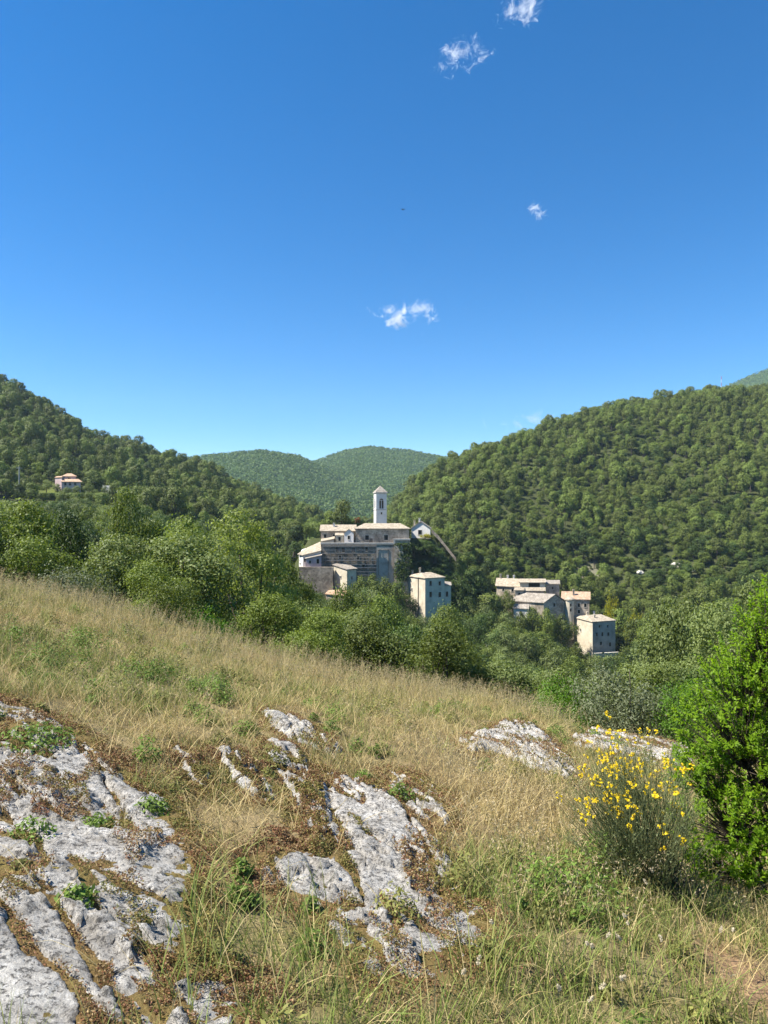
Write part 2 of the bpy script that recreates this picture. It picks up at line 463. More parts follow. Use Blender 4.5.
# this open tree shows its dark trunk below a light crown
_r = np.random.default_rng(46)
_bl = [(0,0.2,7.9,1.1,1.1,.7),(1.2,0.3,7.2,.9,.9,.6),(-1.1,-.2,6.9,1.0,1.0,.55),(1.9,.2,5.9,1.1,1.0,.6),(-1.9,.3,5.6,1.1,1.0,.6),(.6,-1,6.2,.9,.9,.5),
       (2.3,-.2,4.2,1.2,1.1,.75),(-2.2,0,4.0,1.2,1.1,.75),(0,1.6,5.2,1.1,1.1,.6),(-1.5,-1.3,2.6,1.1,1.1,.7),(1.8,-1.2,2.5,1.1,1.1,.7),(.1,-1.3,3.7,1.0,.9,.7),(-1.0,-1.1,4.8,.9,.9,.6),(1.1,-1.0,5.0,.8,.8,.5),(.2,-1.5,1.6,1.2,1.0,.8)]
_v, _f, _var = crown_np(_r, _bl, 400, 38, 0.15, 0.25, aspect=0.6)
PROTO['open_oak'] = (trunk_mb(_r, 8.6, 5.5, _bl, 0.21, nl=11).mesh('trunk', M_BARK, True), mesh_np('crown', _v, _f, M_AIRY, attrs={'var': _var}), 8.6, 6.4)

def place_tree(key, name, x, y, h, w, label, cat, group=None, rz=None, sink=0.15):
    tr, cr, ph, pw = PROTO[key]
    rz = RNG.random()*6.283 if rz is None else rz
    s = (w/pw, w/pw, h/ph); z = float(H(x, y)) - sink
    if tr is None:
        o = link(name, cr); o.location = (x, y, z); o.rotation_euler = (0,0,rz); o.scale = s
        return tag(o, label, cat, group)
    e = empty(name, (x, y, z), label, cat, group, rz); e.scale = s
    link('trunk', tr, e); link('crown', cr, e)
    return e

# ---- trees and shrubs that one can pick out, by picture column, top row, width and true distance
G1 = 'oaks just beyond the grassy crest'
SPECIAL = [
 ('near_oak0','oak_tree',  18, 500, 104, 40, 'broad dense oak behind the crest at its highest end, under the pale hillside villa','tree'),
 ('near_oak2','oak_tree',  70, 508,  70, 46, 'dark oak directly below the pale hillside villa, second from the uphill end','tree'),
 ('near_oak3','oak_tree', 128, 489,  66, 50, 'tall mid green oak standing up above its neighbours below the cypresses','tree'),
 ('near_bush2','shrub',    52, 548, 100, 26, 'grey green bushy shrub on the edge of the crest, highest up the slope','shrub'),
 ('near_oak1','oak_tree', 112, 538,  92, 31, 'pale leaved small oak at the upper crest edge between two grey shrubs','tree'),
 ('near_bush0','shrub',   158, 570,  86, 25, 'dark green shrub at the crest edge with tall dry grass in front','shrub'),
 ('near_oak0','oak_tree', 182, 518,  84, 44, 'rounded oak with mid green crown just uphill of the bare trunked tree','tree'),
 ('open_oak', 'oak_tree', 241, 515, 112, 35, 'open crowned light green oak with dark bare trunk showing, tallest at the crest','tree'),
 ('near_bush1','shrub',   206, 596,  74, 27, 'fresh green shrub at the foot of the bare trunked oak','shrub'),
 ('near_oak3','oak_tree', 284, 556,  70, 43, 'mid green oak between the bare trunked tree and the pink walled annex','tree'),
 ('near_oak2','oak_tree', 262, 606,  66, 30, 'dark shaded small oak below the bare trunked oak on its downhill side','tree'),
 ('near_oak1','oak_tree', 313, 604,  70, 34, 'pale green oak below the little square tower house','tree'),
 ('near_oak0','oak_tree', 352, 612,  66, 38, 'feathery green oak under the tall scaffolded wall','tree'),
 ('near_oak2','oak_tree', 408, 622,  88, 35, 'big dark green oak at the crest below the tall cream house','tree'),
 ('near_oak3','oak_tree', 344, 586,  60, 66, 'rounded green oak close under the square tower house, further down the slope','tree'),
 ('near_oak0','oak_tree', 386, 596,  64, 84, 'leafy oak rising in front of the buttress between tower house and cream house','tree'),
 ('near_oak3','oak_tree', 446, 604,  60,112, 'bright topped oak just downhill of the cream house','tree'),
 ('near_oak1','oak_tree', 512, 664,  84, 33, 'olive green oak at the crest below the hamlet, behind the grey rock hump','tree'),
 ('near_bush1','shrub',   574, 661,  86, 26, 'bright green leafy shrub behind the small rocks at the crest','shrub'),
 ('near_bush2','shrub',   630, 642, 104, 23.5, 'grey green twiggy shrub overhanging the dark rock at the crest','shrub'),
 ('near_oak1','oak_tree', 668, 606,  84, 38, 'yellowish green oak behind the grey twiggy shrub','tree'),
 ('near_oak1','oak_tree', 716, 612,  92, 30, 'leafy oak behind the bright green bush with the downhill hamlet beyond','tree'),
 ('near_bush1','shrub',   716, 668,  90, 21.5,'mid green shrub between the dark rock and the bright green bush','shrub'),
 ('near_oak1','oak_tree', 770, 590,  80, 36, 'green oak standing above the bright green bush','tree'),
]
SPOTS = []      # x, y, crown radius of what stands already
for key, name, px, top, wpx, d, lab, cat in SPECIAL:
    x = (px-384)/FPX*d; zg = float(H(x, d)); h = (HOR-top)/FPX*d - zg; w = wpx*d/FPX
    place_tree(key, name, x, d, max(h*1.03, 1.2), w*1.12, lab, cat)
    SPOTS.append((x, d, w*0.5))

# ---- more individuals on the hillsides
def on_hill(key, name, px, base_py, top_py, wpx, d, lab, cat, group=None):
    x = (px-384)/FPX*d; zg = float(H(x, d)); h = max((HOR-top_py)/FPX*d - zg, 2.0); wpx = max(wpx, (0.55*h*FPX/d if key.startswith('mid') else 0))
    SPOTS.append((x, d, wpx*d/FPX*.5)); return place_tree(key, name, x, d, h, wpx*d/FPX, lab, cat, group)
on_hill('cypress','cypress_tree',139,0,462, 9,300,'tall dark cypress nearest the villa side of the slope','tree','cypresses below the villa')['label'] = 'dark narrow cypress on the wooded slope beyond the villa'
on_hill('cypress','cypress_tree',147,0,470, 8,297,'dark narrow cypress on the wooded slope beyond the villa','tree','cypresses below the villa')
on_hill('cypress','cypress_tree',160,0,474, 8,305,'dark narrow cypress on the wooded slope beyond the villa','tree','cypresses below the villa')
on_hill('yellow_bush','broom_shrub',611,0,586,17,262,'rounded shrub in full yellow bloom behind the hamlet','shrub')
on_hill('yellow_bush','broom_shrub',634,0,604,22,250,'pale yellow flowering shrub downhill of the rounder yellow one','shrub')
for (px, tp, w, d) in ((507,589,22,244),(521,611,24,235),(533,606,20,237),(547,607,24,235),(562,613,20,236),(577,641,20,229),(497,594,22,246),(588,652,18,229),(361,575,27,223),(373,573,28,224),(385,576,26,223),(395,582,24,222),(350,588,20,219)):
    on_hill('mid_oak3','oak_tree',px,0,tp,w,d,'broadleaf tree pressed against the front walls of the lower hamlet' if px > 450 else 'leafy tree crowding the foot of the tall terrace wall','tree','trees against the hamlet walls' if px > 450 else 'trees at the foot of the terrace wall')
for (px, tp, w, d) in ((106,486,11,287),(58,484,13,286),(66,487,12,284),(76,486,14,286),(90,484,16,288),(46,480,15,292)):
    on_hill('mid_oak2','shrub',px,0,tp,w,d,'green shrub in front of the pale hillside villa','shrub','shrubs before the villa')
on_hill('red_bush','red_leaved_tree',357.5,0,514,7,256,'small rusty red leaved tree above the church roof','tree')
on_hill('yellow_bush','yellow_green_shrub',425,0,537,11,243.5,'yellow green shrub below the small gabled house by the church','shrub')
for (px, tp, w, d) in ((398,579,24,226),(414,541,26,238),(424,539,24,239.6),(434,546,24,240.5),(443,556,22,240.5),(452,570,24,239),(412,560,26,235.5),(424,559,26,236),(436,566,26,237),(446,577,24,236),(460,576,26,236)):
    on_hill('mid_oak1','dark_oak',px,0,tp,w,d,'dark oak growing between the church buttress and the cream house','tree','dark oaks by the church buttress')

# ---- the woods: a jittered grid of trees over the valley and the hills
L_PX = np.array([-400,0,45,62,70,95,112,130,160,200,225,262,290,302,326,336,346,356,376,392,404,409,424,446,452,462,476,496,503,516,535,560,574,600,618,626,650,700,768,1200])
L_PY = np.array([ 500,500,500,498,498,498,505,492,508,520,520,540,556,568,592,598,590,574,574,579,588,606,612,602,572,556,548,560,602,613,622,624,646,656,656,618,604,600,590,590])
EXCL = [ # x, y, r kept free: buildings, meadow, paths and scree
 (-2,243,12),(-16,240,9),(-26,235,6),(-17,228,4.5),(13,226,7),(13,250,6),(47,254,6),(57,250,7),(66,250,6),(73,242,5.5),(41,260,7),
 (-134,300,9),(-128,292,6),(22,242,3)]
PATHS = [[(612,590),(632,578),(660,572),(690,566),(716,572)],[(690,572),(702,592),(712,606)],[(560,578),(590,574),(612,588)]]
for pth in PATHS:
    for (a, b), (c, e) in zip(pth[:-1], pth[1:]):
        for t in np.linspace(0, 1, 5):
            gx, gy = ground_px(a+(c-a)*t, b+(e-b)*t, 230, 560); EXCL.append((gx, gy, 1.8))
rng = np.random.default_rng(5)
cand = []
def grid(y0, y1, sp, ulim):
    ys = np.arange(y0, y1, sp)
    for yy in ys:
        xm = ulim*yy+14
        xs = np.arange(-xm, xm, sp)
        for xx in xs:
            cand.append((xx+rng.uniform(-.45,.45)*sp, yy+rng.uniform(-.45,.45)*sp))
grid(27, 60, 3.6, .62); grid(60, 240, 5.0, .62); grid(240, 640, 4.4, .60); NLOW = len(cand); grid(245, 345, 3.4, .60)
cand = np.array(cand)
zg = H(cand[:,0], cand[:,1])
# what the ground itself hides
_pxc = np.linspace(-150, 920, 215); _dd = np.exp(np.linspace(math.log(8), math.log(760), 240))
_slope = H((_pxc[:,None]-384)/FPX*_dd[None,:], np.broadcast_to(_dd, (215,240)))/_dd
_cum = np.maximum.accumulate(_slope, 1)
def ground_limit(px, d):
    i = np.clip(np.round((px+150)/5).astype(int), 0, 214); j = np.clip(np.searchsorted(_dd, d*0.97)-1, 0, 239)
    return HOR - FPX*_cum[i, j]
trees = []
for ci, ((x, y), z) in enumerate(zip(cand, zg)):
    if any((x-a)**2+(y-b)**2 < r*r for a, b, r in EXCL): continue
    rr = rng.random(); px = 384+FPX*x/y
    if any((x-a)**2+(y-b)**2 < (0.55*r+0.8)**2 for a, b, r in SPOTS if abs(y-b) < 8): continue
    nz = noise(x/45., y/45., 8); nz2 = noise(x/18., y/18., 12)
    pine = False
    if y > 235:
        if px > 380: pine = rr < (0.66 if z > -14 else 0.28) + 0.75*nz
        else: pine = rr < 0.42+0.5*nz
        h = (rng.uniform(5.5,12.0)*(1+.55*nz2)+(3.0 if rng.random() < .08 else 0) if pine else rng.uniform(3.2,8.4)*(1+.4*nz2)); w = h*rng.uniform(.50,.78) if pine else h*rng.uniform(.85,1.1)
        if y > 520: h *= .9
        h *= .9; w *= .9
        if ci >= NLOW:
            if px < 470: continue
            pine = False; h = rng.uniform(1.4, 3.4); w = h*rng.uniform(1.0, 1.5)
    else:
        h = rng.uniform(5.0, 9.0)*(0.75+0.25*sstep(40,120,y)); w = h*rng.uniform(.8,1.05)
    wp = w*FPX/y*0.45
    lim = np.max(np.interp(np.linspace(px-wp, px+wp, 7), L_PX, L_PY)) if y < 246 else -999
    if y < 300 and 36 < px < 112: lim = max(lim, 492)
    zmax = (HOR-lim)/FPX*y
    if 110 < y < 246 and rng.random() < .6:
        h = max(h, min(rng.uniform(.75,1.0)*(zmax-z), 15.0 if y > 195 else 12.0)); w = max(w, h*.72)
    if z+h > zmax:
        h2 = zmax - z - 0.1
        if h2 < 1.6: continue
        w *= max(h2/h, .6); h = h2
    if pine: key = 'hill_pine%d' % rng.integers(4)
    elif y > 235: key = 'hill_oak%d' % (1 if nz2+rng.normal()*.3 > .12 else rng.choice([0,2]))
    else: key = 'mid_oak%d' % (rng.choice([1,4]) if nz2+rng.normal()*.35 > (.12 if px < 460 else .2) else rng.choice([0,2,3]))
    trees.append([x, y, z, h, w, px, key, pine])
# how much of each one shows, front to back
occ = np.zeros((512, 384), bool)
trees.sort(key=lambda t: t[1])
vis = []
for t in trees:
    x, y, z, h, w, px, key, pine = t
    lo = HOR-FPX*(z+(0.3 if pine else 0.12)*h)/y; hi = HOR-FPX*(z+h)/y; cx = px; cy = (lo+hi)/2
    a = w*FPX/y/2; b = max((lo-hi)/2, .5)
    x0, x1, y0, y1 = int((cx-a)/2), int((cx+a)/2)+1, int((cy-b)/2), int((cy+b)/2)+1
    x0, x1, y0, y1 = max(x0,0), min(x1,384), max(y0,0), min(y1,512)
    if x0 >= x1 or y0 >= y1: vis.append(0); continue
    gl = ground_limit(np.array([px]), np.array([y]))[0]
    yy, xx = np.mgrid[y0:y1, x0:x1]
    m = (((xx*2+1-cx)/a)**2 + ((yy*2+1-cy)/b)**2 < 0.95) & (yy*2+1 < gl+1)
    vis.append(int((m & ~occ[y0:y1, x0:x1]).sum())); occ[y0:y1, x0:x1] |= m
vis = np.array(vis)
ind = np.zeros(len(trees), bool)
for want in (True, False):
    ids = [i for i, t in enumerate(trees) if t[7] == want and vis[i] > 4]
    ids.sort(key=lambda i: -vis[i]); ind[ids[:270 if not want else 296]] = True
for i, t in enumerate(trees):
    if not ind[i]: continue
    x, y, z, h, w, px, key, pine = t
    if y < 62:
        key = 'near_oak%d' % (2 if key in ('mid_oak1','mid_oak4') else (1 if key == 'mid_oak2' else rng.choice([0,3])))
    if pine:
        lab, g = (('pine with an open rounded crown in the woods covering the hillside above the hamlet','pines on the hillside above the hamlet') if px > 380 else
                  ('pine standing among dark woods on the hillside around the villa','pines on the villa hillside'))
        place_tree(key, 'pine_tree', x, y, h, w, lab, 'tree', g)
    else:
        if y > 235: lab, g = (('low broadleaf tree among the pines of the hillside above the hamlet','broadleaf trees on the hamlet hillside') if px > 380 else
                              ('broadleaf tree in the woods of the hillside around the villa','broadleaf trees on the villa hillside'))
        elif y > 62: lab, g = 'green broadleaf tree in the valley woods between the crest and the village','valley trees below the village'
        else: lab, g = 'oak crown filling a gap in the row of trees beyond the crest', G1
        place_tree(key, 'oak_tree', x, y, h, w, lab, 'tree', g)
# the rest of the woods is one mass
rest = [t for i, t in enumerate(trees) if not ind[i]]
order = ['hill_pine0','hill_pine1','hill_pine2','hill_pine3','hill_oak0','hill_oak1','hill_oak2','mid_oak0','mid_oak1','mid_oak2','mid_oak3','mid_oak4']
def forest_object(name, items):
    me = bpy.data.meshes.new(name); me.vertices.add(len(items))
    me.vertices.foreach_set('co', np.array([(t[0],t[1],t[2]-0.2) for t in items], np.float32).ravel())
    a = me.attributes.new('pick','INT','POINT'); a.data.foreach_set('value', np.array([order.index(t[6]) for t in items], np.int32))
    a = me.attributes.new('turn','FLOAT_VECTOR','POINT'); a.data.foreach_set('vector', np.array([(0,0,rng.random()*6.28) for t in items], np.float32).ravel())
    a = me.attributes.new('size','FLOAT_VECTOR','POINT'); a.data.foreach_set('vector', np.array([(t[4]/PROTO[t[6]][3],t[4]/PROTO[t[6]][3],t[3]/PROTO[t[6]][2]) for t in items], np.float32).ravel())
    o = link(name, me)
    ng = bpy.data.node_groups.new('woods','GeometryNodeTree')
    ng.interface.new_socket('Geometry', in_out='INPUT', socket_type='NodeSocketGeometry'); ng.interface.new_socket('Geometry', in_out='OUTPUT', socket_type='NodeSocketGeometry')
    n, l = ng.nodes, ng.links
    gi = n.new('NodeGroupInput'); go = n.new('NodeGroupOutput'); ip = n.new('GeometryNodeInstanceOnPoints')
    jn = n.new('GeometryNodeJoinGeometry'); l.new(gi.outputs[0], ip.inputs['Points'])
    src = {}
    for ob in scene.objects:
        if ob.type == 'MESH' and ob.get('category') == 'tree' and ob.parent is None:
            for k in order:
                if PROTO[k][1] == ob.data and k not in src: src[k] = ob
    have = [k for k in order if k in src]
    for k in reversed(have):                        # a join lists its links last first
        oi = n.new('GeometryNodeObjectInfo'); oi.inputs['Object'].default_value = src[k]; oi.inputs['As Instance'].default_value = True
        l.new(oi.outputs['Geometry'], jn.inputs[0])
    l.new(jn.outputs[0], ip.inputs['Instance']); ip.inputs['Pick Instance'].default_value = True
    def na(nm, typ):
        x = n.new('GeometryNodeInputNamedAttribute'); x.data_type = typ; x.inputs['Name'].default_value = nm
        return [s for s in x.outputs if s.enabled][0]
    l.new(na('pick','INT'), ip.inputs['Instance Index']); l.new(na('turn','FLOAT_VECTOR'), ip.inputs['Rotation']); l.new(na('size','FLOAT_VECTOR'), ip.inputs['Scale'])
    l.new(ip.outputs[0], go.inputs[0])
    md = o.modifiers.new('woods','NODES'); md.node_group = ng
    print('FOREST', len(items), 'sources', len(have), 'of', len(order), 'individual', int(ind.sum()))
    return tag(o, kind='stuff')
fo = forest_object('forest', rest)

# ---- the far wooded hills: small tree crowns, one mass
r2 = np.random.default_rng(77)
n = 42000
yy = 950 + (2200-950)*r2.random(n)**0.9; uu = r2.uniform(-.40, .60, n); xx = uu*yy
pxx = 384+FPX*uu
keep = ((pxx > 150) & (pxx < 470) & (yy < 1960)) | ((pxx > 680) & (yy > 1500))
yy, xx = yy[keep], xx[keep]; zz = H(xx, yy); n = len(xx)
K = 16
rad = r2.uniform(1.9, 4.4, n)
d = rdir(r2, n*K); d[:,2] = np.abs(d[:,2])*1.0-0.15
j = np.repeat(np.arange(n), K)
pos = np.stack([xx,yy,zz+rad*0.7],1)[j] + d*np.stack([rad,rad,rad*.95],1)[j]*(0.75+.4*r2.random(n*K))[:,None]
nr = d + 0.5*rdir(r2, n*K); nr /= np.linalg.norm(nr,axis=1,keepdims=True)
v, f = leaf_quads(pos, nr, 2.4, r2, 0.75)
vv = np.clip(0.5+0.35*noise(xx/90, yy/90, 4)+0.25*r2.normal(size=n), 0, 1)
tag(link('far_woods', mesh_np('far_woods', v, f, M_FAR, attrs={'var': np.repeat(np.clip(vv[j]+.15*r2.normal(size=n*K),0,1), 4)})), kind='stuff')
# ------------------------------------------------------------------ the village
M_STONE = surf_material('rubble_stone', [(0.32,(0.19,0.155,0.11)),(0.5,(0.38,0.315,0.235)),(0.66,(0.54,0.465,0.355))], 0.42, 0.9, 0.6, 0.06, 5, joints=(0.45,0.28,1))
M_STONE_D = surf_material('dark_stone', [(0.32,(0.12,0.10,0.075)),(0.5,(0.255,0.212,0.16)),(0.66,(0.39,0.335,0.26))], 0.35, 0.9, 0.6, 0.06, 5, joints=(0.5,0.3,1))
M_RENDER = surf_material('grey_render', [(0.32,(0.26,0.22,0.17)),(0.5,(0.42,0.37,0.30)),(0.66,(0.52,0.47,0.385))], 0.35, 0.85, 0.2, 0.02, 6)
M_CREAM = surf_material('cream_plaster', [(0.32,(0.39,0.33,0.235)),(0.5,(0.55,0.48,0.355)),(0.66,(0.66,0.585,0.45))], 0.3, 0.85, 0.25, 0.03, 6)
M_GREENISH = surf_material('greenish_plaster', [(0.32,(0.34,0.31,0.235)),(0.5,(0.56,0.495,0.37)),(0.66,(0.66,0.59,0.46))], 0.3, 0.85, 0.25, 0.03, 6)
M_WHITE = surf_material('white_plaster', [(0.3,(0.56,0.53,0.48)),(0.55,(0.70,0.665,0.61)),(0.7,(0.79,0.76,0.70))], 0.6, 0.8, 0.2, 0.02, 6)
M_PINK = surf_material('pink_plaster', [(0.3,(0.42,0.31,0.31)),(0.6,(0.54,0.42,0.41)),(0.8,(0.62,0.50,0.49))], 0.6, 0.85, 0.2, 0.02, 6)
M_TILE = surf_material('old_tiles', [(0.25,(0.22,0.175,0.125)),(0.5,(0.37,0.31,0.225)),(0.7,(0.47,0.405,0.31))], 1.1, 0.9, 0.7, 0.08, 4, joints=(0.32,0.25,1))
M_TILE_G = surf_material('grey_tiles', [(0.25,(0.17,0.145,0.12)),(0.5,(0.30,0.26,0.21)),(0.7,(0.40,0.35,0.29))], 0.9, 0.9, 0.7, 0.08, 4, joints=(0.32,0.25,1))
M_TILE_O = surf_material('orange_tiles', [(0.25,(0.30,0.175,0.11)),(0.5,(0.43,0.29,0.19)),(0.7,(0.51,0.37,0.26))], 1.1, 0.9, 0.7, 0.08, 4, joints=(0.32,0.25,1))
M_COPING = surf_material('pale_coping', [(0.3,(0.40,0.37,0.31)),(0.6,(0.55,0.51,0.43)),(0.8,(0.62,0.58,0.50))], 1.2, 0.9, 0.4, 0.03, 8)
M_GLASS = plain('dark_pane', (0.012,0.014,0.016), 0.15)
M_WOOD = plain('brown_wood', (0.10,0.07,0.045), 0.7)
M_STEEL = plain('scaffold_steel', (0.2,0.2,0.2), 0.6, 0.3)
M_PLANK = surf_material('scaffold_plank', [(0.3,(0.22,0.19,0.15)),(0.7,(0.34,0.30,0.24))], 3, 0.9, 0.3)
M_BRONZE = plain('bell_bronze', (0.14,0.11,0.06), 0.4, 0.8)
M_CONC = plain('weathered_concrete', (0.33,0.32,0.30), 0.9)

def XY(px, d): return ((px-384)/FPX*d, d)
def Z(py, d): return (HOR-py)/FPX*d
def lerp2(a, b, t): return (a[0]+(b[0]-a[0])*t, a[1]+(b[1]-a[1])*t)

def offset_quad(c, o):
    """corners moved outward by o, ccw order"""
    n = len(c); res = []
    for i in range(n):
        p, a, b = Vector(c[i]), Vector(c[i-1]), Vector(c[(i+1) % n])
        e1 = (p-a).normalized(); e2 = (b-p).normalized()
        n1 = Vector((e1.y, -e1.x)); n2 = Vector((e2.y, -e2.x))
        m = (n1+n2); m = m/max(m.dot(n1), .3); res.append(tuple(p+m*o))
    return res

def roof_slab(polys, th, mat, name, parent):
    """roof planes given as their upper faces, each a slab of its own thickness, closed along the edges"""
    mb = MB()
    for p in polys:
        p = [Vector(q) for q in p]
        mb.prism([q-Vector((0,0,th)) for q in p], p)
    return mb.build(name, mat, parent)

def hip_roof(parent, c, ze, zr, inset, over, mat, th=0.18, axis=0):
    c = offset_quad(c, over)
    if axis: c = c[1:]+c[:1]
    a, b, d, e = c                                # ridge runs along a-b
    m0 = lerp2(a, e, .5); m1 = lerp2(b, d, .5)
    L = math.dist(m0, m1); t = min(inset/L, .49) if inset else 0
    r0 = lerp2(m0, m1, t) + (zr,); r1 = lerp2(m0, m1, 1-t) + (zr,)
    A, B, D, E = a+(ze,), b+(ze,), d+(ze,), e+(ze,)
    mb = MB(); low = [(q[0],q[1],q[2]-th) for q in (A,B,D,E)]
    mb.poly([A,B,r1,r0]); mb.poly([D,E,r0,r1]); mb.poly([B,D,r1]); mb.poly([E,A,r0])
    mb.poly(low[::-1])
    T = [A,B,D,E]
    for i in range(4): mb.poly([low[i], low[(i+1)%4], T[(i+1)%4], T[i]])
    return mb.build('roof', mat, parent)

def gable_roof(parent, c, ze, zr, over, mat, th=0.2, axis=0):
    c = offset_quad(c, over)
    if axis: c = c[1:]+c[:1]
    a, b, d, e = c
    m0 = lerp2(a, e, .5)+(zr,); m1 = lerp2(b, d, .5)+(zr,)
    A, B, D, E = a+(ze,), b+(ze,), d+(ze,), e+(ze,)
    s = lambda q: (q[0],q[1],q[2]-th)
    mb = MB()
    mb.poly([A,B,m1,m0]); mb.poly([D,E,m0,m1]); mb.poly([s(m0),s(m1),s(B),s(A)]); mb.poly([s(m1),s(m0),s(E),s(D)])
    mb.poly([s(A),s(B),B,A]); mb.poly([s(D),s(E),E,D])
    mb.poly([s(B),s(m1),m1,B]); mb.poly([s(m1),s(D),D,m1]); mb.poly([s(E),s(m0),m0,E]); mb.poly([s(m0),s(A),A,m0])
    return mb.build('roof', mat, parent)

def walls(parent, c, zb, ze, mat, gable=None, name='wall'):
    """wall ring of the plan c (ccw); gable=(axis, zr) raises the two end walls to a point"""
    mb = MB(); c = list(c)
    if gable:
        ax, zr = gable
        q = c[1:]+c[:1] if ax else c
        a, b, d, e = q
        m0 = lerp2(a, e, .5); m1 = lerp2(b, d, .5)
        A, B, D, E = [p+(ze,) for p in q]; a0, b0, d0, e0 = [p+(zb,) for p in q]
        mb.poly([a0,b0,B,A]); mb.poly([b0,d0,D,m1+(zr,),B]); mb.poly([d0,e0,E,D]); mb.poly([e0,a0,A,m0+(zr,),E]); mb.poly([e0,d0,b0,a0])
    else:
        mb.prism([p+(zb,) for p in c], [p+(z,) for p, z in zip(c, ze if isinstance(ze, (list,tuple)) else [ze]*len(c))])
    return mb.build(name, mat, parent)

def window(parent, A, B, t, z, w, h, shutters=False, frame=M_COPING, name='window'):
    """an opening on the wall from A to B (outside on the right hand): frame with its dark pane"""
    d = Vector((B[0]-A[0], B[1]-A[1])).normalized(); nrm = Vector((d.y, -d.x))
    o = lerp2(A, B, t) + (z,)
    fr = MB(); f = 0.11
    for (x0,x1,z0,z1) in ((-w/2-f,-w/2,-h/2-f,h/2+f),(w/2,w/2+f,-h/2-f,h/2+f),(-w/2,w/2,h/2,h/2+f),(-w/2,w/2,-h/2-f,-h/2)):
        fr.obox(o, d, nrm, x0, x1, -.03, .07, z0, z1)
    fr.obox(o, d, nrm, -w/2-f-.05, w/2+f+.05, .072, .14, -h/2-f, -h/2-f+.07)
    fo_ = fr.build(name, frame, parent)
    pn = MB(); pn.obox(o, d, nrm, -w/2, w/2, -.03, .03, -h/2, h/2); pn.build('pane', M_GLASS, fo_)
    if shutters:
        sh = MB()
        for s in (-1, 1): sh.obox(o, d, nrm, s*(w/2+f)+(0 if s>0 else -w*.45), s*(w/2+f)+(w*.45 if s>0 else 0), .075, .12, -h/2, h/2)
        sh.build('shutter', M_WOOD, fo_)
    return fo_

def chimney(parent, px, d, zb, zt, w=0.55, mat=M_CREAM):
    x, y = XY(px, d); mb = MB()
    mb.box(x-w/2, x+w/2, y-w/2, y+w/2, zb, zt); mb.box(x-w*.68, x+w*.68, y-w*.68, y+w*.68, zt+.0, zt+.12)
    for s in (-1, 1): mb.box(x+s*w*.4-.06, x+s*w*.4+.06, y-w*.4, y+w*.4, zt+.12, zt+.36)
    mb.box(x-w*.62, x+w*.62, y-w*.62, y+w*.62, zt+.36, zt+.46)
    return mb.build('chimney', mat, parent)

def house(name, label, cat, c, zb, ze, zr, kind='gable', axis=0, wm=M_STONE, rm=M_TILE, over=0.45, inset=3.0, group=None, wins=(), chims=()):
    """c: four (px, distance) corners ccw from above; heights in metres"""
    q = [XY(*p) for p in c]
    cx = sum(p[0] for p in q)/4; cy = sum(p[1] for p in q)/4
    e = empty(name, (cx, cy, zb), label, cat, group); dep()
    walls(e, q, zb, ze if kind in ('gable','shed') else ze-.01, wm, (axis, zr-.03) if kind == 'gable' else None)
    if kind == 'gable': gable_roof(e, q, ze+.12, zr+.2, over, rm, axis=axis)
    elif kind == 'hip': hip_roof(e, q, ze+.18, zr, inset, over, rm, axis=axis)
    elif kind == 'shed':
        o = offset_quad(q, over); zz = zr                       # zr: four heights
        roof_slab([[o[i]+(zz[i],) for i in range(4)]], .2, rm, 'roof', e)
    for (k, t, z, w, h, *sh) in wins:
        window(e, q[k], q[(k+1) % 4], t, z, w, h, bool(sh and sh[0]))
    for (px, d, b, t, *m) in chims: chimney(e, px, d, b, t, mat=m[0] if m else M_CREAM)
    return e
def dep(): pass

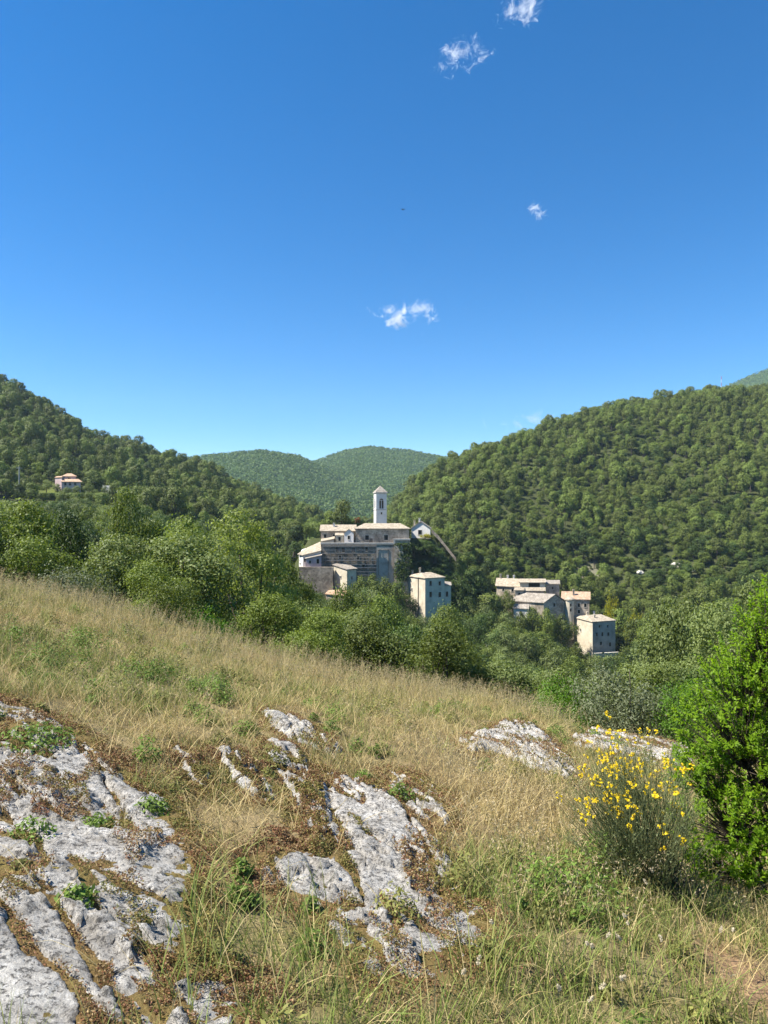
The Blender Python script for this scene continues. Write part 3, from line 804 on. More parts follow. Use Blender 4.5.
# ---- bell tower
def bell_tower():
    d0 = 252.0; cx, cy = XY(380.2, d0); s = 1.92; th = math.radians(14)
    ux = (math.cos(th), math.sin(th)); uy = (-math.sin(th), math.cos(th))
    zs = Z(509.5, 250); zc = Z(492.6, 250); za = Z(485.6, 252)
    e = empty('bell_tower', (cx, cy, -9.0), 'square white bell tower with arched openings and pyramid roof behind the church', 'bell tower')
    o = (cx, cy, 0)
    MB().obox(o, ux, uy, -s, s, -s, s, -11, zs-.18).build('shaft', M_WHITE, e)
    m = MB(); m.obox(o, ux, uy, -s-.12, s+.12, -s-.12, s+.12, zs-.18, zs+.1)
    zl = Z(520.0, 250)+.6
    m.build('string_course', M_COPING, e)
    b = MB(); w = 0.78; zo0 = zs+.35; zo1 = Z(498.4, 250)-w; T = .35
    b.obox(o, ux, uy, -s, s, -s, s, zs+.1, zo0)
    for k in range(4):
        a = th + k*math.pi/2; vx = (math.cos(a), math.sin(a)); vy = (-math.sin(a), math.cos(a))
        y0, y1 = -s, -s+T
        b.obox(o, vx, vy, -s, -w, y0, y1, zo0, zc-.35); b.obox(o, vx, vy, w, s-T, y0, y1, zo0, zc-.35)
        # arch: fan of blocks above the opening
        n = 8
        for i in range(n):
            t0 = math.pi*i/n; t1 = math.pi*(i+1)/n
            x0, x1 = w*math.cos(t1), w*math.cos(t0); z0, z1 = zo1+w*math.sin(t1), zo1+w*math.sin(t0)
            def pt(x, y, z): return (o[0]+vx[0]*x+vy[0]*y, o[1]+vx[1]*x+vy[1]*y, z)
            f = [pt(x0,y0,z0), pt(x1,y0,z1), pt(x1,y0,zc-.35), pt(x0,y0,zc-.35)]; g = [pt(x0,y1,z0), pt(x1,y1,z1), pt(x1,y1,zc-.35), pt(x0,y1,zc-.35)]
            b.poly(f); b.poly(g[::-1]); b.poly([g[0],g[1],f[1],f[0]])
    b.build('belfry', M_WHITE, e)
    MB().obox(o, ux, uy, -s+T+.45, s-T-.45, -s+T+.45, s-T-.45, zo0, zo1+.5).build('belfry_dark_box', M_WOOD, e)  # solid dark box added inside so the arched openings look dark
    for k in range(4):
        a = th + k*math.pi/2; vx = (math.cos(a), math.sin(a)); vy = (-math.sin(a), math.cos(a))
        m = MB(); m.obox(o, vx, vy, -.09, .09, -s+.08, -s+.26, zo0, zo1+.05); m.obox(o, vx, vy, -w, w, -s+.06, -s+.28, zo1+.05, zo1+.2)
        m.build('mullion', M_WHITE, e)
    c = MB(); c.obox(o, ux, uy, -s-.05, s+.05, -s-.05, s+.05, zc-.35, zc-.15); c.obox(o, ux, uy, -s-.28, s+.28, -s-.28, s+.28, zc-.15, zc+.1); c.build('cornice', M_COPING, e)
    r = MB(); q = [(o[0]+ux[0]*a*(s+.3)+uy[0]*bb*(s+.3), o[1]+ux[1]*a*(s+.3)+uy[1]*bb*(s+.3), zc+.1) for a, bb in ((-1,-1),(1,-1),(1,1),(-1,1))]
    ap = (cx, cy, za)
    for i in range(4): r.poly([q[i], q[(i+1)%4], ap])
    r.poly(q[::-1]); r.build('roof', M_TILE_G, e)
    f = MB(); f.tube([(cx,cy,za-.1),(cx,cy,za+.9)], .05, 6); f.obox((cx,cy,za), ux, uy, -.28, .28, -.03, .03, .5, .58); f.build('cross', M_STEEL, e)
    bl = MB(); pts = []; 
    for zz, rr in ((0,.52),(.12,.46),(.4,.36),(.75,.28),(.9,.12)): pts.append(((cx, cy, zo0+.6+zz), rr))
    bl.tube([p for p,_ in pts], [r_ for _, r_ in pts], 12); bl.build('bell', M_BRONZE, e, True)
    bx = MB(); bx.obox(o, ux, uy, -s+T, s-T, -.08, .08, zo0+1.55, zo0+1.72); bx.build('bell_beam', M_WOOD, e)
    # small opening below the belfry
    A = (o[0]-ux[0]*s-uy[0]*s, o[1]-ux[1]*s-uy[1]*s); B = (o[0]+ux[0]*s-uy[0]*s, o[1]+ux[1]*s-uy[1]*s)
    window(e, A, B, .5, Z(513.3, 250), .45, .7)
bell_tower()

# ---- church and its wing
zE = Z(529, 236)
c = [(355.5,236),(409,236),(384+25*236/247.,247),(384-28.5*236/247.,247)]
church = house('church','long stone church with hipped tan roof in front of the bell tower','church', c, -15, zE, Z(523.2,241.5), 'hip', wm=M_STONE, rm=M_TILE, inset=3.2,
      wins=[(0,.215,Z(537.6,236),1.25,1.5),(0,.572,Z(537.6,236),1.3,1.7)])
dmb = MB(); x_, y_ = XY(371,236); dmb.box(x_-.5,x_+.5,y_-.06,y_-.004,Z(544,236),Z(538.5,236)); dmb.build('door', M_WOOD, church)
wing = house('church_wing','low tan roofed wing joined to the uphill end of the church','building', [(321,238.5),(355.4,238.5),(355.0,246),(322.5,246)], -16, Z(531.2,238.5), Z(525.2,242), 'gable', wm=M_STONE, rm=M_TILE,
      wins=[(0,.12,Z(536,238.5),.9,1.2),(0,.38,Z(536,238.5),.9,1.2)], chims=[(334,241,Z(528,241),Z(524.2,241),M_WHITE)])
house('white_chapel','small white gabled chapel front beside the church wing','chapel', [(344.2,234.6),(353.6,234.2),(353.2,238.4),(344.6,238.4)], -14, Z(533.5,234.5), Z(529.2,236.5), 'gable', 1, wm=M_WHITE, rm=M_TILE, over=.2,
      wins=[(0,.5,Z(537.5,234.4),.7,1.2)])
house('lean_to','lean-to with sloping tan roof under the church wing','shed', [(321.3,234.6),(334,234.6),(334,238.4),(321.8,238.4)], -14, [Z(541.6,234.6),Z(539.5,234.6),Z(538,234.6),Z(540,234.6)], [Z(541.2,234.6),Z(538.6,234.6),Z(536.5,234.6),Z(539.2,234.6)], 'shed', wm=M_CREAM, over=.2)
bs = house('brick_porch','tan stone porch between lean-to and white chapel','porch', [(335.5,235.5),(343.6,235.5),(343.4,238.4),(335.8,238.4)], -14, Z(535.5,235.5), Z(533.4,237), 'gable', wm=M_CREAM, rm=M_TILE, over=.2,
      wins=[(0,.5,Z(539,235.5),.8,1.3)])

# ---- the great terrace wall
tw = empty('terrace_wall', XY(360,231)+(-30,), 'tall dark stone terrace wall with pale coping below the church', 'wall')
q = [XY(321,231),XY(393.8,231),(XY(393.8,231)[0],236.2),(XY(321,231)[0],237)]
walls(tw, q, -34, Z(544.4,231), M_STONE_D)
hb = [XY(377,231),XY(409.6,231)]
up = [(XY(393.9,231)[0],230.9),(XY(409.4,231)[0],231.6),(XY(409.4,231)[0]+.3,236.5),(XY(393.9,231)[0],235.9)]
walls(tw, up, -34, Z(540.3,231), M_STONE, name='raised_wall')
pn = MB(); (x0,_),(x1,_) = XY(376.4,231),XY(393.7,231); pn.box(x0,x1,230.80,230.995,-34,Z(546.8,231)); pn.build('rendered_panel', M_RENDER, tw)
dp = MB(); x0,x1 = XY(378.2,231)[0],XY(388.6,231)[0]
for (a,b,z0,z1) in ((x0,x1,Z(550.2,231),Z(549.4,231)),(x0,x0+.18,Z(575,231),Z(550.2,231)),(x1-.18,x1,Z(575,231),Z(550.2,231))): dp.box(a,b,230.70,230.797,z0,z1)
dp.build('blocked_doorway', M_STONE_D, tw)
cp = MB(); x0,x1 = XY(320.6,231)[0],XY(393.8,231)[0]; cp.box(x0,x1,230.7,231.5,Z(544.38,231),Z(542.6,231)); cp.build('coping', M_COPING, tw)
c2 = MB(); x0,x1 = XY(393.9,231)[0]-.1,XY(409.4,231)[0]+.3; c2.box(x0,x1,230.6,232.0,Z(540.28,231),Z(538.8,231)); c2.box(x0,x0+.55,230.6,231.4,Z(543.9,231),Z(540.29,231)); c2.build('coping', M_COPING, tw)
# battered buttress at the end
bt = MB(); xt0,xt1 = XY(394,231)[0],XY(403,231)[0]
bt.prism([(xt0,228.3,-36),(xt1+3.2,228.3,-36),(xt1+3.2,230.85,-36),(xt0,230.85,-36)],[(xt0,230.2,Z(545.5,231)),(xt1-.2,230.2,Z(545.5,231)),(xt1-.2,230.85,Z(545.5,231)),(xt0,230.85,Z(545.5,231))])
bt.build('buttress', M_STONE, tw)
for pxw, dy_, w_ in ((337.5,0,1.3),(343.2,.3,1.1),(353.5,.1,.9),(366.5,-.4,.8)): window(tw, q[0], q[1], (pxw-321)/72.8, Z(549.5+dy_,231), w_, 1.5)
for pxw, py_ in ((340,557.2),(358.2,558),(363.5,565.6)): window(tw, q[0], q[1], (pxw-321)/72.8, Z(py_,231), .85, 1.15)
railing = MB()
for pxr in np.arange(360,394,2.1): x = XY(pxr,231)[0]; railing.box(x-.03,x+.03,231.15,231.21,Z(542.6,231),Z(540.1,231))
railing.box(XY(360,231)[0],XY(393,231)[0],231.14,231.22,Z(540.1,231),Z(539.9,231)); railing.build('railing', M_STEEL, tw)

# ---- scaffolding on the wall
sc_ = empty('scaffolding', XY(349,229.8)+(-27,), 'steel tube scaffolding with plank decks standing against the terrace wall', 'scaffolding')
levels = [Z(p,229.8) for p in (545.8,553.0,560.2,567.4,574.6,582)]
for i, pxr in enumerate(np.linspace(323,376,8)):
    x = XY(pxr,229.8)[0]
    for y in (229.5, 230.5): MB().tube([(x,y,-36),(x,y,levels[0]+.9)], .035, 6).build('standard', M_STEEL, sc_)
xa, xb = XY(322.4,229.8)[0], XY(376.6,229.8)[0]
for z in levels:
    for y in (229.5, 230.5): MB().tube([(xa,y-.12,z-.12),(xb,y-.12,z-.12)], .05, 6).build('ledger', M_STEEL, sc_)
    MB().tube([(xa,229.40,z+.95),(xb,229.40,z+.95)], .045, 6).build('guard_rail', M_STEEL, sc_)
    MB().box(xa,xb,229.62,230.36,z-.06,z).build('deck', M_PLANK, sc_)

# ---- annex with the sloping roof
an = empty('annex', XY(310,232)+(-34,), 'white and pink annex with sloping tan roof at the uphill end of the terrace wall', 'house')
q = [XY(299,233.5),XY(303,230),XY(320.9,230),XY(320.9,237.5),XY(302,238)]
walls(an, q, -36, [Z(554.6,233.5),Z(555.6,230),Z(551.2,230),Z(543.6,237.5),Z(549.5,238)], M_WHITE)
roof_slab([[P(297.4,553.8,232.8),P(302.6,555.0,229.3),P(307.5,547.4,238.2)],[P(302.6,555.0,229.3),P(321.2,550.4,229.3),P(320.4,541.6,238),P(307.5,547.4,238.2)]], .22, M_TILE, 'roof', an)
window(an, q[1], q[2], .12, Z(560.2,230), .7, 1.1)
an2 = [XY(305.6,227.6),XY(321.4,227.6),XY(321.3,229.9),XY(305.8,229.9)]
walls(an, an2, -36, [Z(559,227.6),Z(556,227.6),Z(555,227.6),Z(558,227.6)], M_PINK, name='porch_wall')
roof_slab([[P(304.8,558.6,227.2),P(322,554.9,227.2),P(322,553.7,230),P(304.8,557.4,230)]], .16, M_TILE_G, 'porch_roof', an)
window(an, an2[0], an2[1], .78, Z(561.2,227.6), .8, 1.5)
window(an, an2[0], an2[1], .28, Z(562,227.6), .6, .9)
rw = empty('retaining_wall', XY(314,226)+(-26,), 'rough dark retaining wall under the pink and white annex', 'wall')
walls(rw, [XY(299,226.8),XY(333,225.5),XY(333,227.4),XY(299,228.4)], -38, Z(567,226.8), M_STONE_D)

# ---- little square tower house and the shed at its foot
house('tower_house','small square stone tower house with one sunlit wall before the scaffolding','house', [(333.6,228),(347,223.6),(356.4,227),(343,231.4)], -40, [Z(565.6,228),Z(570.4,223.6),Z(569.6,227),Z(563.6,231.4)],
      [Z(564.4,228),Z(569.2,223.6),Z(568.4,227),Z(561.8,231.4)], 'shed', wm=M_GREENISH, rm=M_TILE_G, over=.3, wins=[(0,.55,Z(577,226),.5,.7),(1,.5,Z(578,225),.6,.9)])
house('shed','low shed with orange tan roof at the foot of the tower house','shed', [(326,223),(345,220.6),(346,224),(331,227)], -40, [Z(594.2,223),Z(596.4,220.6),Z(592,224),Z(589.4,227)],
      [Z(593.6,223),Z(595.6,220.6),Z(590.4,223.6),Z(588.4,227)], 'shed', wm=M_STONE, rm=M_TILE_O, over=.3)

# ---- gabled house beside the church
house('gabled_house','small whitish gabled house at the downhill side of the church','house', [(411.5,247.5),(430.2,245),(430.6,253),(412.5,255)], -16, Z(528.6,246), Z(521.6,246), 'gable', 1, wm=M_WHITE, rm=M_TILE_G, over=.4,
      wins=[(0,.46,Z(532.4,246),1.3,1.6)], chims=[(419.5,250,Z(524.5,250),Z(519.2,250),M_WHITE),(414.5,251,Z(526,251),Z(521.5,251))])
sw = empty('stone_wall', XY(444,238)+(-18,), 'sloping stone wall running down the spur from the gabled house', 'wall')
for nm_, mt_, e_, z0_, z1_ in (('masonry', M_STONE_D, 0, -1.2, 0), ('coping', M_STONE, .03, .004, .1)):
    mb = MB(); ln_ = [(431.6,529.5,241),(438,535.5,240.4),(446,545.5,239.4),(456,558,238)]
    for (p0_,y0_,d0_),(p1_,y1_,d1_) in zip(ln_[:-1], ln_[1:]):
        a_, b_ = P(p0_,y0_,d0_), P(p1_,y1_,d1_); b_ = b_-(b_-a_).normalized()*.003
        mb.prism([a_+Vector((0,-e_,z0_)), b_+Vector((0,-e_,z0_)), b_+Vector((0,.35+e_,z0_)), a_+Vector((0,.35+e_,z0_))], [a_+Vector((0,-e_,z1_)), b_+Vector((0,-e_,z1_)), b_+Vector((0,.35+e_,z1_)), a_+Vector((0,.35+e_,z1_))])
    mb.build(nm_, mt_, sw)
# ivy over the end of the wall
ig = np.random.default_rng(9); ni = 5200
ix = ig.normal(size=ni)*.42; iz = ig.random(ni)
cxp = 403.5+3.2*np.sin(iz*5)+ix*11*(0.55+.6*np.sin(np.pi*np.clip(iz*.9+.08,0,1))); pyy = 543+38*iz
kp = (cxp > 394) & (cxp < 412) & (fbm(cxp*.35, pyy*.3, 3, 4) > -.16)
cxp, pyy = cxp[kp], pyy[kp]; dd2 = 230.55-np.abs(ig.normal(size=len(cxp)))*.35-np.clip((pyy-552)/28,0,1)*1.6
pp = np.stack([(cxp-384)/FPX*dd2, dd2, (HOR-pyy)/FPX*dd2], 1); nrm = np.array([-.1,-.7,.35])+rdir(ig,len(pp))*.8; nrm /= np.linalg.norm(nrm,axis=1,keepdims=True)
vv_, ff_ = leaf_quads(pp, nrm, .42, ig, .8)
tag(link('ivy', mesh_np('ivy', vv_, ff_, M_DARK, attrs={'var': np.repeat(ig.random(len(pp)),4)})), 'dark ivy hanging over the raised end of the terrace wall', 'ivy')

# ---- tall cream house
N_ = XY(425.2,222); L_ = XY(407.8,230); R_ = XY(444.6,225.6)
Bk = (L_[0]+R_[0]-N_[0], L_[1]+R_[1]-N_[1])
def inv(p): return (384+p[0]*FPX/p[1], p[1])
zE = Z(578.6,222)
ch = house('cream_house','tall cream house with sunlit side wall and drainpipe, alone below the church','house', [(407.8,230),(425.2,222),(444.6,225.6),inv(Bk)], -46, zE, zE+1.5, 'hip', 1, wm=M_CREAM, rm=M_TILE, inset=2.2, over=.3,
      wins=[(1,.27,Z(583.4,222.8),.8,1.5),(1,.27,Z(594.6,222.8),.85,1.7),(1,.74,Z(583.4,224.6),.8,1.3),(1,.74,Z(594.6,224.6),.85,1.6),(0,.25,Z(590,227),.5,.9)],
      chims=[(412.5,230.5,Z(576,230.5),Z(571.4,230.5)),(420,227,Z(576,227),Z(569.2,227))])
d_ = (Vector(N_)-Vector(L_)).normalized(); nn = (d_.y, -d_.x); o = lerp2(L_, N_, .62)+(0,)
MB().obox(o, d_, nn, -.09, .09, .02, .2, -45, zE+.1).build('drainpipe', M_WOOD, ch)
fm = MB(); dd_ = (Vector(R_)-Vector(N_)).normalized(); fm.obox(N_+(0,), dd_, (dd_.y,-dd_.x), .02, (Vector(R_)-Vector(N_)).length-.02, .004, .012, -45, zE-.03); 
fm.build('front_render', M_GREENISH, ch)
walls(ch, [XY(444.7,226.6),XY(451,227.5),XY(450.6,231),XY(444.7,230.6)], -46, Z(585.4,227), M_GREENISH, name='annex_wall')
roof_slab([[XY(444.7,226.2)+(Z(584.6,227),),XY(451.6,227.1)+(Z(585.4,227),),XY(451.2,231.4)+(Z(583.2,227),),XY(444.7,231)+(Z(582.4,227),)]], .16, M_TILE_G, 'annex_roof', ch)
window(ch, XY(444.7,226.6), XY(451,227.5), .35, Z(594,227), .8, 1.6)

# ---- the hamlet lower down
HG = 'houses of the lower hamlet'
house('village_house','long tan roofed house with white chimneys, uppermost in the hamlet','house', [(496.5,259),(519.5,255),(521,263),(498.5,266)], -43, Z(586.4,257), Z(579,260), 'gable', wm=M_STONE, rm=M_TILE, group=HG,
      wins=[(0,.3,Z(590,257),.8,1.1),(0,.7,Z(590,257),.8,1.1)], chims=[(500.6,262,Z(581,262),Z(575.2,262)),(507.8,262,Z(580,262),Z(576.3,262),M_WHITE),(514,261,Z(580,261),Z(576.3,261),M_WHITE)])
lg = house('village_house','hamlet house with wide dark loggia under its tan roof','house', [(519.8,252.4),(545,252.4),(544.6,260),(520.8,260)], -45, Z(582.6,252.4), Z(579.2,256), 'gable', wm=M_CREAM, rm=M_TILE, group=HG, over=.35)
A_, B_ = XY(519.8,252.4), XY(545,252.4)
window(lg, A_, B_, .57, Z(584.8,252.4), 4.0, 1.5, name='loggia')  # flat dark pane stands in for the shade inside the open loggia
roof_slab([[XY(519.5,250.2)+(Z(590.8,250),),XY(545.6,250.2)+(Z(590.8,250),),XY(545.6,252.3)+(Z(587.8,250),),XY(519.5,252.3)+(Z(587.8,250),)]], .18, M_TILE, 'lower_roof', lg)
walls(lg, [XY(520.2,250.7),XY(545,250.7),XY(545,252.35),XY(520.2,252.35)], -45, Z(591.2,250), M_STONE, name='lower_wall')
house('village_house','plain grey walled hamlet house between loggia and orange roof','house', [(545.8,257),(559.4,257),(559.2,263),(546,263)], -45, [Z(583.6,257)]*4, [Z(584,257),Z(584,257),Z(581.6,257),Z(581.6,257)], 'shed', wm=M_STONE, rm=M_TILE_G, group=HG, over=.25, wins=[(0,.5,Z(588,257),.7,1)])
house('village_house','stubby turret-like hamlet house rising through the grey brown roofs','house', [(515,249.5),(523.6,249.5),(523.5,253),(515.3,253)], -45, Z(590.4,249.5), Z(588,251), 'gable', wm=M_STONE, rm=M_TILE, group=HG, over=.3, wins=[(0,.5,Z(594,249.5),.7,1)])
house('village_house','hamlet house with broad grey brown roof and dark gable end','house', [(512,248.5),(543.8,243.2),(564.6,246.2),inv((XY(512,248.5)[0]+XY(564.6,246.2)[0]-XY(543.8,243.2)[0], 251.5))], -60, Z(602.6,244), Z(594.6,244.5), 'gable', 0, wm=M_STONE, rm=M_TILE_G, group=HG, over=.35,
      wins=[(1,.5,Z(605,244.5),.8,1.2),(1,.25,Z(611,244),.8,1.2),(0,.2,Z(609,247),.8,1.2)])
house('village_house','low pale walled hamlet house under the broad grey brown roof','house', [(513.5,242.5),(528,241),(529,246),(515,247)], -60, Z(608.6,242), Z(604.6,244), 'gable', 0, wm=M_WHITE, rm=M_TILE_G, group=HG, over=.3, wins=[(0,.5,Z(612.5,242),.7,1)])
oh = house('village_house','orange roofed hamlet house with a small round turret on its front','house', [(562,247),(589.4,245.2),(589.4,252.5),(563,254)], -53, Z(599.4,246), Z(592.2,249), 'gable', wm=M_STONE, rm=M_TILE_O, group=HG, over=.35,
      wins=[(0,.62,Z(605,246),.8,1.3),(0,.85,Z(605,246),.8,1.3),(0,.62,Z(611.5,246),.8,1.2)], chims=[(573.5,248,Z(596,248),Z(590.6,248),M_STONE)])
cx_, cy_ = XY(569.6,246.2); t_ = MB(); t_.tube([(cx_,cy_,-44),(cx_,cy_,Z(602,246)),(cx_,cy_,Z(600,246))], [1.55,1.55,1.6], 14); t_.build('turret', M_CREAM, oh, False)
t_ = MB(); t_.tube([(cx_,cy_,Z(600,246)),(cx_,cy_,Z(598.9,246)),(cx_,cy_,Z(596,246))], [1.85,1.8,.05], 14); t_.build('turret_roof', M_TILE, oh)
window(oh, (cx_-1.2,cy_-1.56), (cx_+1.2,cy_-1.56), .5, Z(604.5,246), .6, 1.1); window(oh, (cx_-1.2,cy_-1.56), (cx_+1.2,cy_-1.56), .5, Z(609.5,246), .6, 1.1)
N_ = XY(592.6,236); L_ = XY(573.5,247); R_ = XY(615.4,239.4)
zE = Z(622.2,236)
fh = house('village_house','tall greyish hamlet house with rows of small windows, lowest and farthest down','house', [(573.5,247),(592.6,236),(615.4,239.4),inv((L_[0]+R_[0]-N_[0], L_[1]+R_[1]-N_[1]))], -61, zE, zE+1.5, 'hip', 1, wm=M_CREAM, rm=M_TILE, group=HG, over=.3, inset=2.2,
      wins=[(1,.30,Z(626.2,237),.6,.9),(1,.18,Z(634.3,236.6),.75,1.2),(1,.42,Z(634.3,237.2),.75,1.3),(1,.68,Z(634.3,238),.75,1.2),(1,.76,Z(644.4,238.4),.8,1.3),(1,.36,Z(643.6,237),.75,1.2),(1,.66,Z(626.4,238),.6,.9),(0,.4,Z(631,241),.55,.9)],
      chims=[(587.4,243,Z(618,243),Z(612.8,243)),(594.4,240,Z(620,240),Z(615.6,240)),(594,246,Z(617,246),Z(612.4,246),M_WHITE)])
dd_ = (Vector(R_)-Vector(N_)).normalized(); fm = MB(); fm.obox(N_+(0,), dd_, (dd_.y,-dd_.x), .02, (Vector(R_)-Vector(N_)).length-.02, .004, .012, -60, zE-.03); fm.build('front_render', M_RENDER, fh)
ft = empty('garden_wall', XY(606,234)+(-58,), 'low pale terrace wall at the foot of the lowest hamlet house', 'wall')
walls(ft, [XY(594,233.4),XY(618.5,235.4),XY(618.4,236.2),XY(594,234.2)], -61, Z(652.8,234.4), M_COPING)

# ---- the villa on the other hillside
v = house('villa','pale pink villa with hipped roofs and a lower wing, alone on the wooded hillside','house', [(62.6,300),(75.8,300),(75.4,306),(63.2,306)], 5, Z(476.6,300), Z(473.4,303), 'hip', wm=M_PINK, rm=M_TILE_O, inset=2.2, over=.4, wins=[(0,.5,Z(478.8,300),1.2,1.2)])
def vpart(c, zb, ze, mat, nm): walls(v, [XY(*p) for p in c], zb, ze, mat, name=nm)
vpart([(55,299.5),(62.0,296.5),(62.2,302),(57,304)], 5, Z(477.4,298), M_PINK, 'side_wall')
roof_slab([[XY(54.4,299.3)+(Z(477.2,298),),XY(62.2,296)+(Z(477.2,298),),XY(62.4,302.4)+(Z(475.4,298),),XY(56.8,304.4)+(Z(475.4,298),)]], .2, M_TILE_O, 'side_roof', v)
vpart([(61.6,294.2),(80.6,295),(80.4,299.8),(62,299.6)], 4, Z(481.8,294), M_PINK, 'front_wall')
roof_slab([[XY(60.8,293.8)+(Z(481.6,294),),XY(82.4,294.6)+(Z(481.6,294),),XY(78.2,299.9)+(Z(478.2,294),),XY(62,299.8)+(Z(478.2,294),)]], .22, M_TILE_O, 'front_roof', v)
for t in (.2,.45,.72): window(v, XY(61.6,294.2), XY(80.6,295), t, Z(484,294), .9, 1.1)
gw = empty('garden_wall', XY(107,292)+(8,), 'short white wall among the trees a little downhill of the villa', 'wall')
walls(gw, [XY(102.6,292),XY(110.4,291),XY(110.4,292),XY(102.6,293)], 6, Z(485.6,291.5), M_WHITE)
up_ = empty('utility_pole', XY(19.2,262)+(float(H(*XY(19.2,262))),), 'pale utility pole standing in the trees below the villa', 'pole')
x, y = XY(19.2,262); zg = float(H(x,y))
MB().tube([(x,y,zg-.3),(x,y,Z(466.5,262))], [.30,.2], 8).build('post', M_CONC, up_)
MB().box(x-1.1,x+1.1,y-.06,y+.06,Z(468.3,262),Z(467.8,262)).build('crossarm', M_CONC, up_)
for s in (-.9,0,.9): MB().tube([(x+s,y,Z(467.8,262)),(x+s,y,Z(467.0,262))], .07, 6).build('insulator', M_GLASS, up_)
# radio mast on the far mountain
x, y = XY(721.2, 2150); zg = float(H(x,y)); zt = Z(376.4, 2150)
rm_ = empty('radio_mast', (x,y,zg), 'thin red and white lattice mast on the shoulder of the far mountain', 'mast')
M_RW = plain('mast_red', (0.45,0.08,0.05), 0.6); M_WW = plain('mast_white', (0.7,0.7,0.7), 0.6)
for k in range(5):
    z0 = zg-1+(zt-zg+1)*k/5; z1 = zg-1+(zt-zg+1)*(k+1)/5; mb = MB()
    for (a, b) in ((-1,-1),(1,-1),(0,1)): mb.tube([(x+a*1.1,y+b*1.1,z0),(x+a*1.1,y+b*1.1,z1)], .3, 5)
    for j in range(3):
        za_ = z0+(z1-z0)*j/3; zb_ = z0+(z1-z0)*(j+1)/3
        mb.tube([(x-1.1,y-1.1,za_),(x+1.1,y-1.1,zb_)], .2, 4); mb.tube([(x+1.1,y-1.1,za_),(x,y+1.1,zb_)], .2, 4)
    mb.build('mast_section', M_RW if k % 2 == 0 else M_WW, rm_)
import bmesh
# ------------------------------------------------------------------ rock outcrops of the near slope
OUT = [
 ('big pale limestone slab streaked with brown moss, under the upper slope', .30, .005, -.36,
  [(-70,690),(0,698),(40,716),(85,737),(130,770),(165,806),(186,846),(193,892),(186,950),(172,1035),(120,1090),(-160,1090),(-120,800)]),
 ('pale limestone slab with brown moss pads, reaching the green grass at its foot', .34, .02, -.34,
  [(254,862),(290,846),(330,858),(372,846),(405,866),(440,888),(476,915),(502,936),(484,958),(432,982),(380,990),(350,966),(336,934),(306,904),(268,896)]),
 ('thin pale rock rib, uppermost of the streaks on the dry slope', .22, -.02, -.26, [(266,712),(300,722),(336,750),(334,760),(292,742),(268,722)]),
 ('narrow pale rock rib in red moss between two larger streaks', .24, -.02, -.24, [(272,744),(292,748),(322,786),(328,822),(332,842),(316,842),(298,800),(276,768)]),
 ('long whitish rock rib running down to the mossy slab', .26, -.02, -.22, [(330,778),(362,784),(388,800),(420,836),(444,866),(434,884),(398,876),(366,862),(342,826)]),
 ('short white rock rib between the big slab and the longer streaks', .22, -.02, -.28, [(222,753),(240,755),(264,785),(268,804),(250,794),(228,770)]),
 ('small pale rock streak in grass beside the big slab', .2, -.01, -.2, [(178,752),(190,756),(208,778),(206,790),(192,780)]),
 ('humped grey white rock standing out of tall dry grass near the crest', .38, .05, -.12, [(460,742),(490,730),(520,725),(548,738),(578,770),(576,788),(545,774),(520,766),(498,756),(470,754)]),
 ('broken grey rock with dark shaded side under the twiggy shrub', .24, .03, .12, [(580,724),(606,716),(628,728),(660,736),(694,744),(688,770),(640,764),(604,758),(576,748)]),
 ('low rubbly pale rock half buried in dry grass at the slope middle', .22, .0, -.1, [(388,772),(412,778),(444,800),(444,824),(420,818),(394,796)]),
 ('flat whitish rock patch at the bottom between slab and grass', .2, .02, -.1, [(170,1000),(205,985),(245,984),(252,1002),(226,1050),(160,1050)]),
]
def sdf_poly(x, y, poly):
    """distance inside (+) or outside (-) a polygon"""
    best = np.full(x.shape, 1e9); ins = np.zeros(x.shape, bool)
    n = len(poly)
    for i in range(n):
        ax, ay = poly[i]; bx, by = poly[(i+1) % n]
        ex, ey = bx-ax, by-ay; wx, wy = x-ax, y-ay
        t = np.clip((wx*ex+wy*ey)/(ex*ex+ey*ey+1e-12), 0, 1)
        best = np.minimum(best, (wx-ex*t)**2+(wy-ey*t)**2)
        c = ((ay > y) != (by > y)) & (x < (bx-ax)*(y-ay)/(by-ay+1e-12)+ax); ins ^= c
    dd = np.sqrt(best); return np.where(ins, dd, -dd)

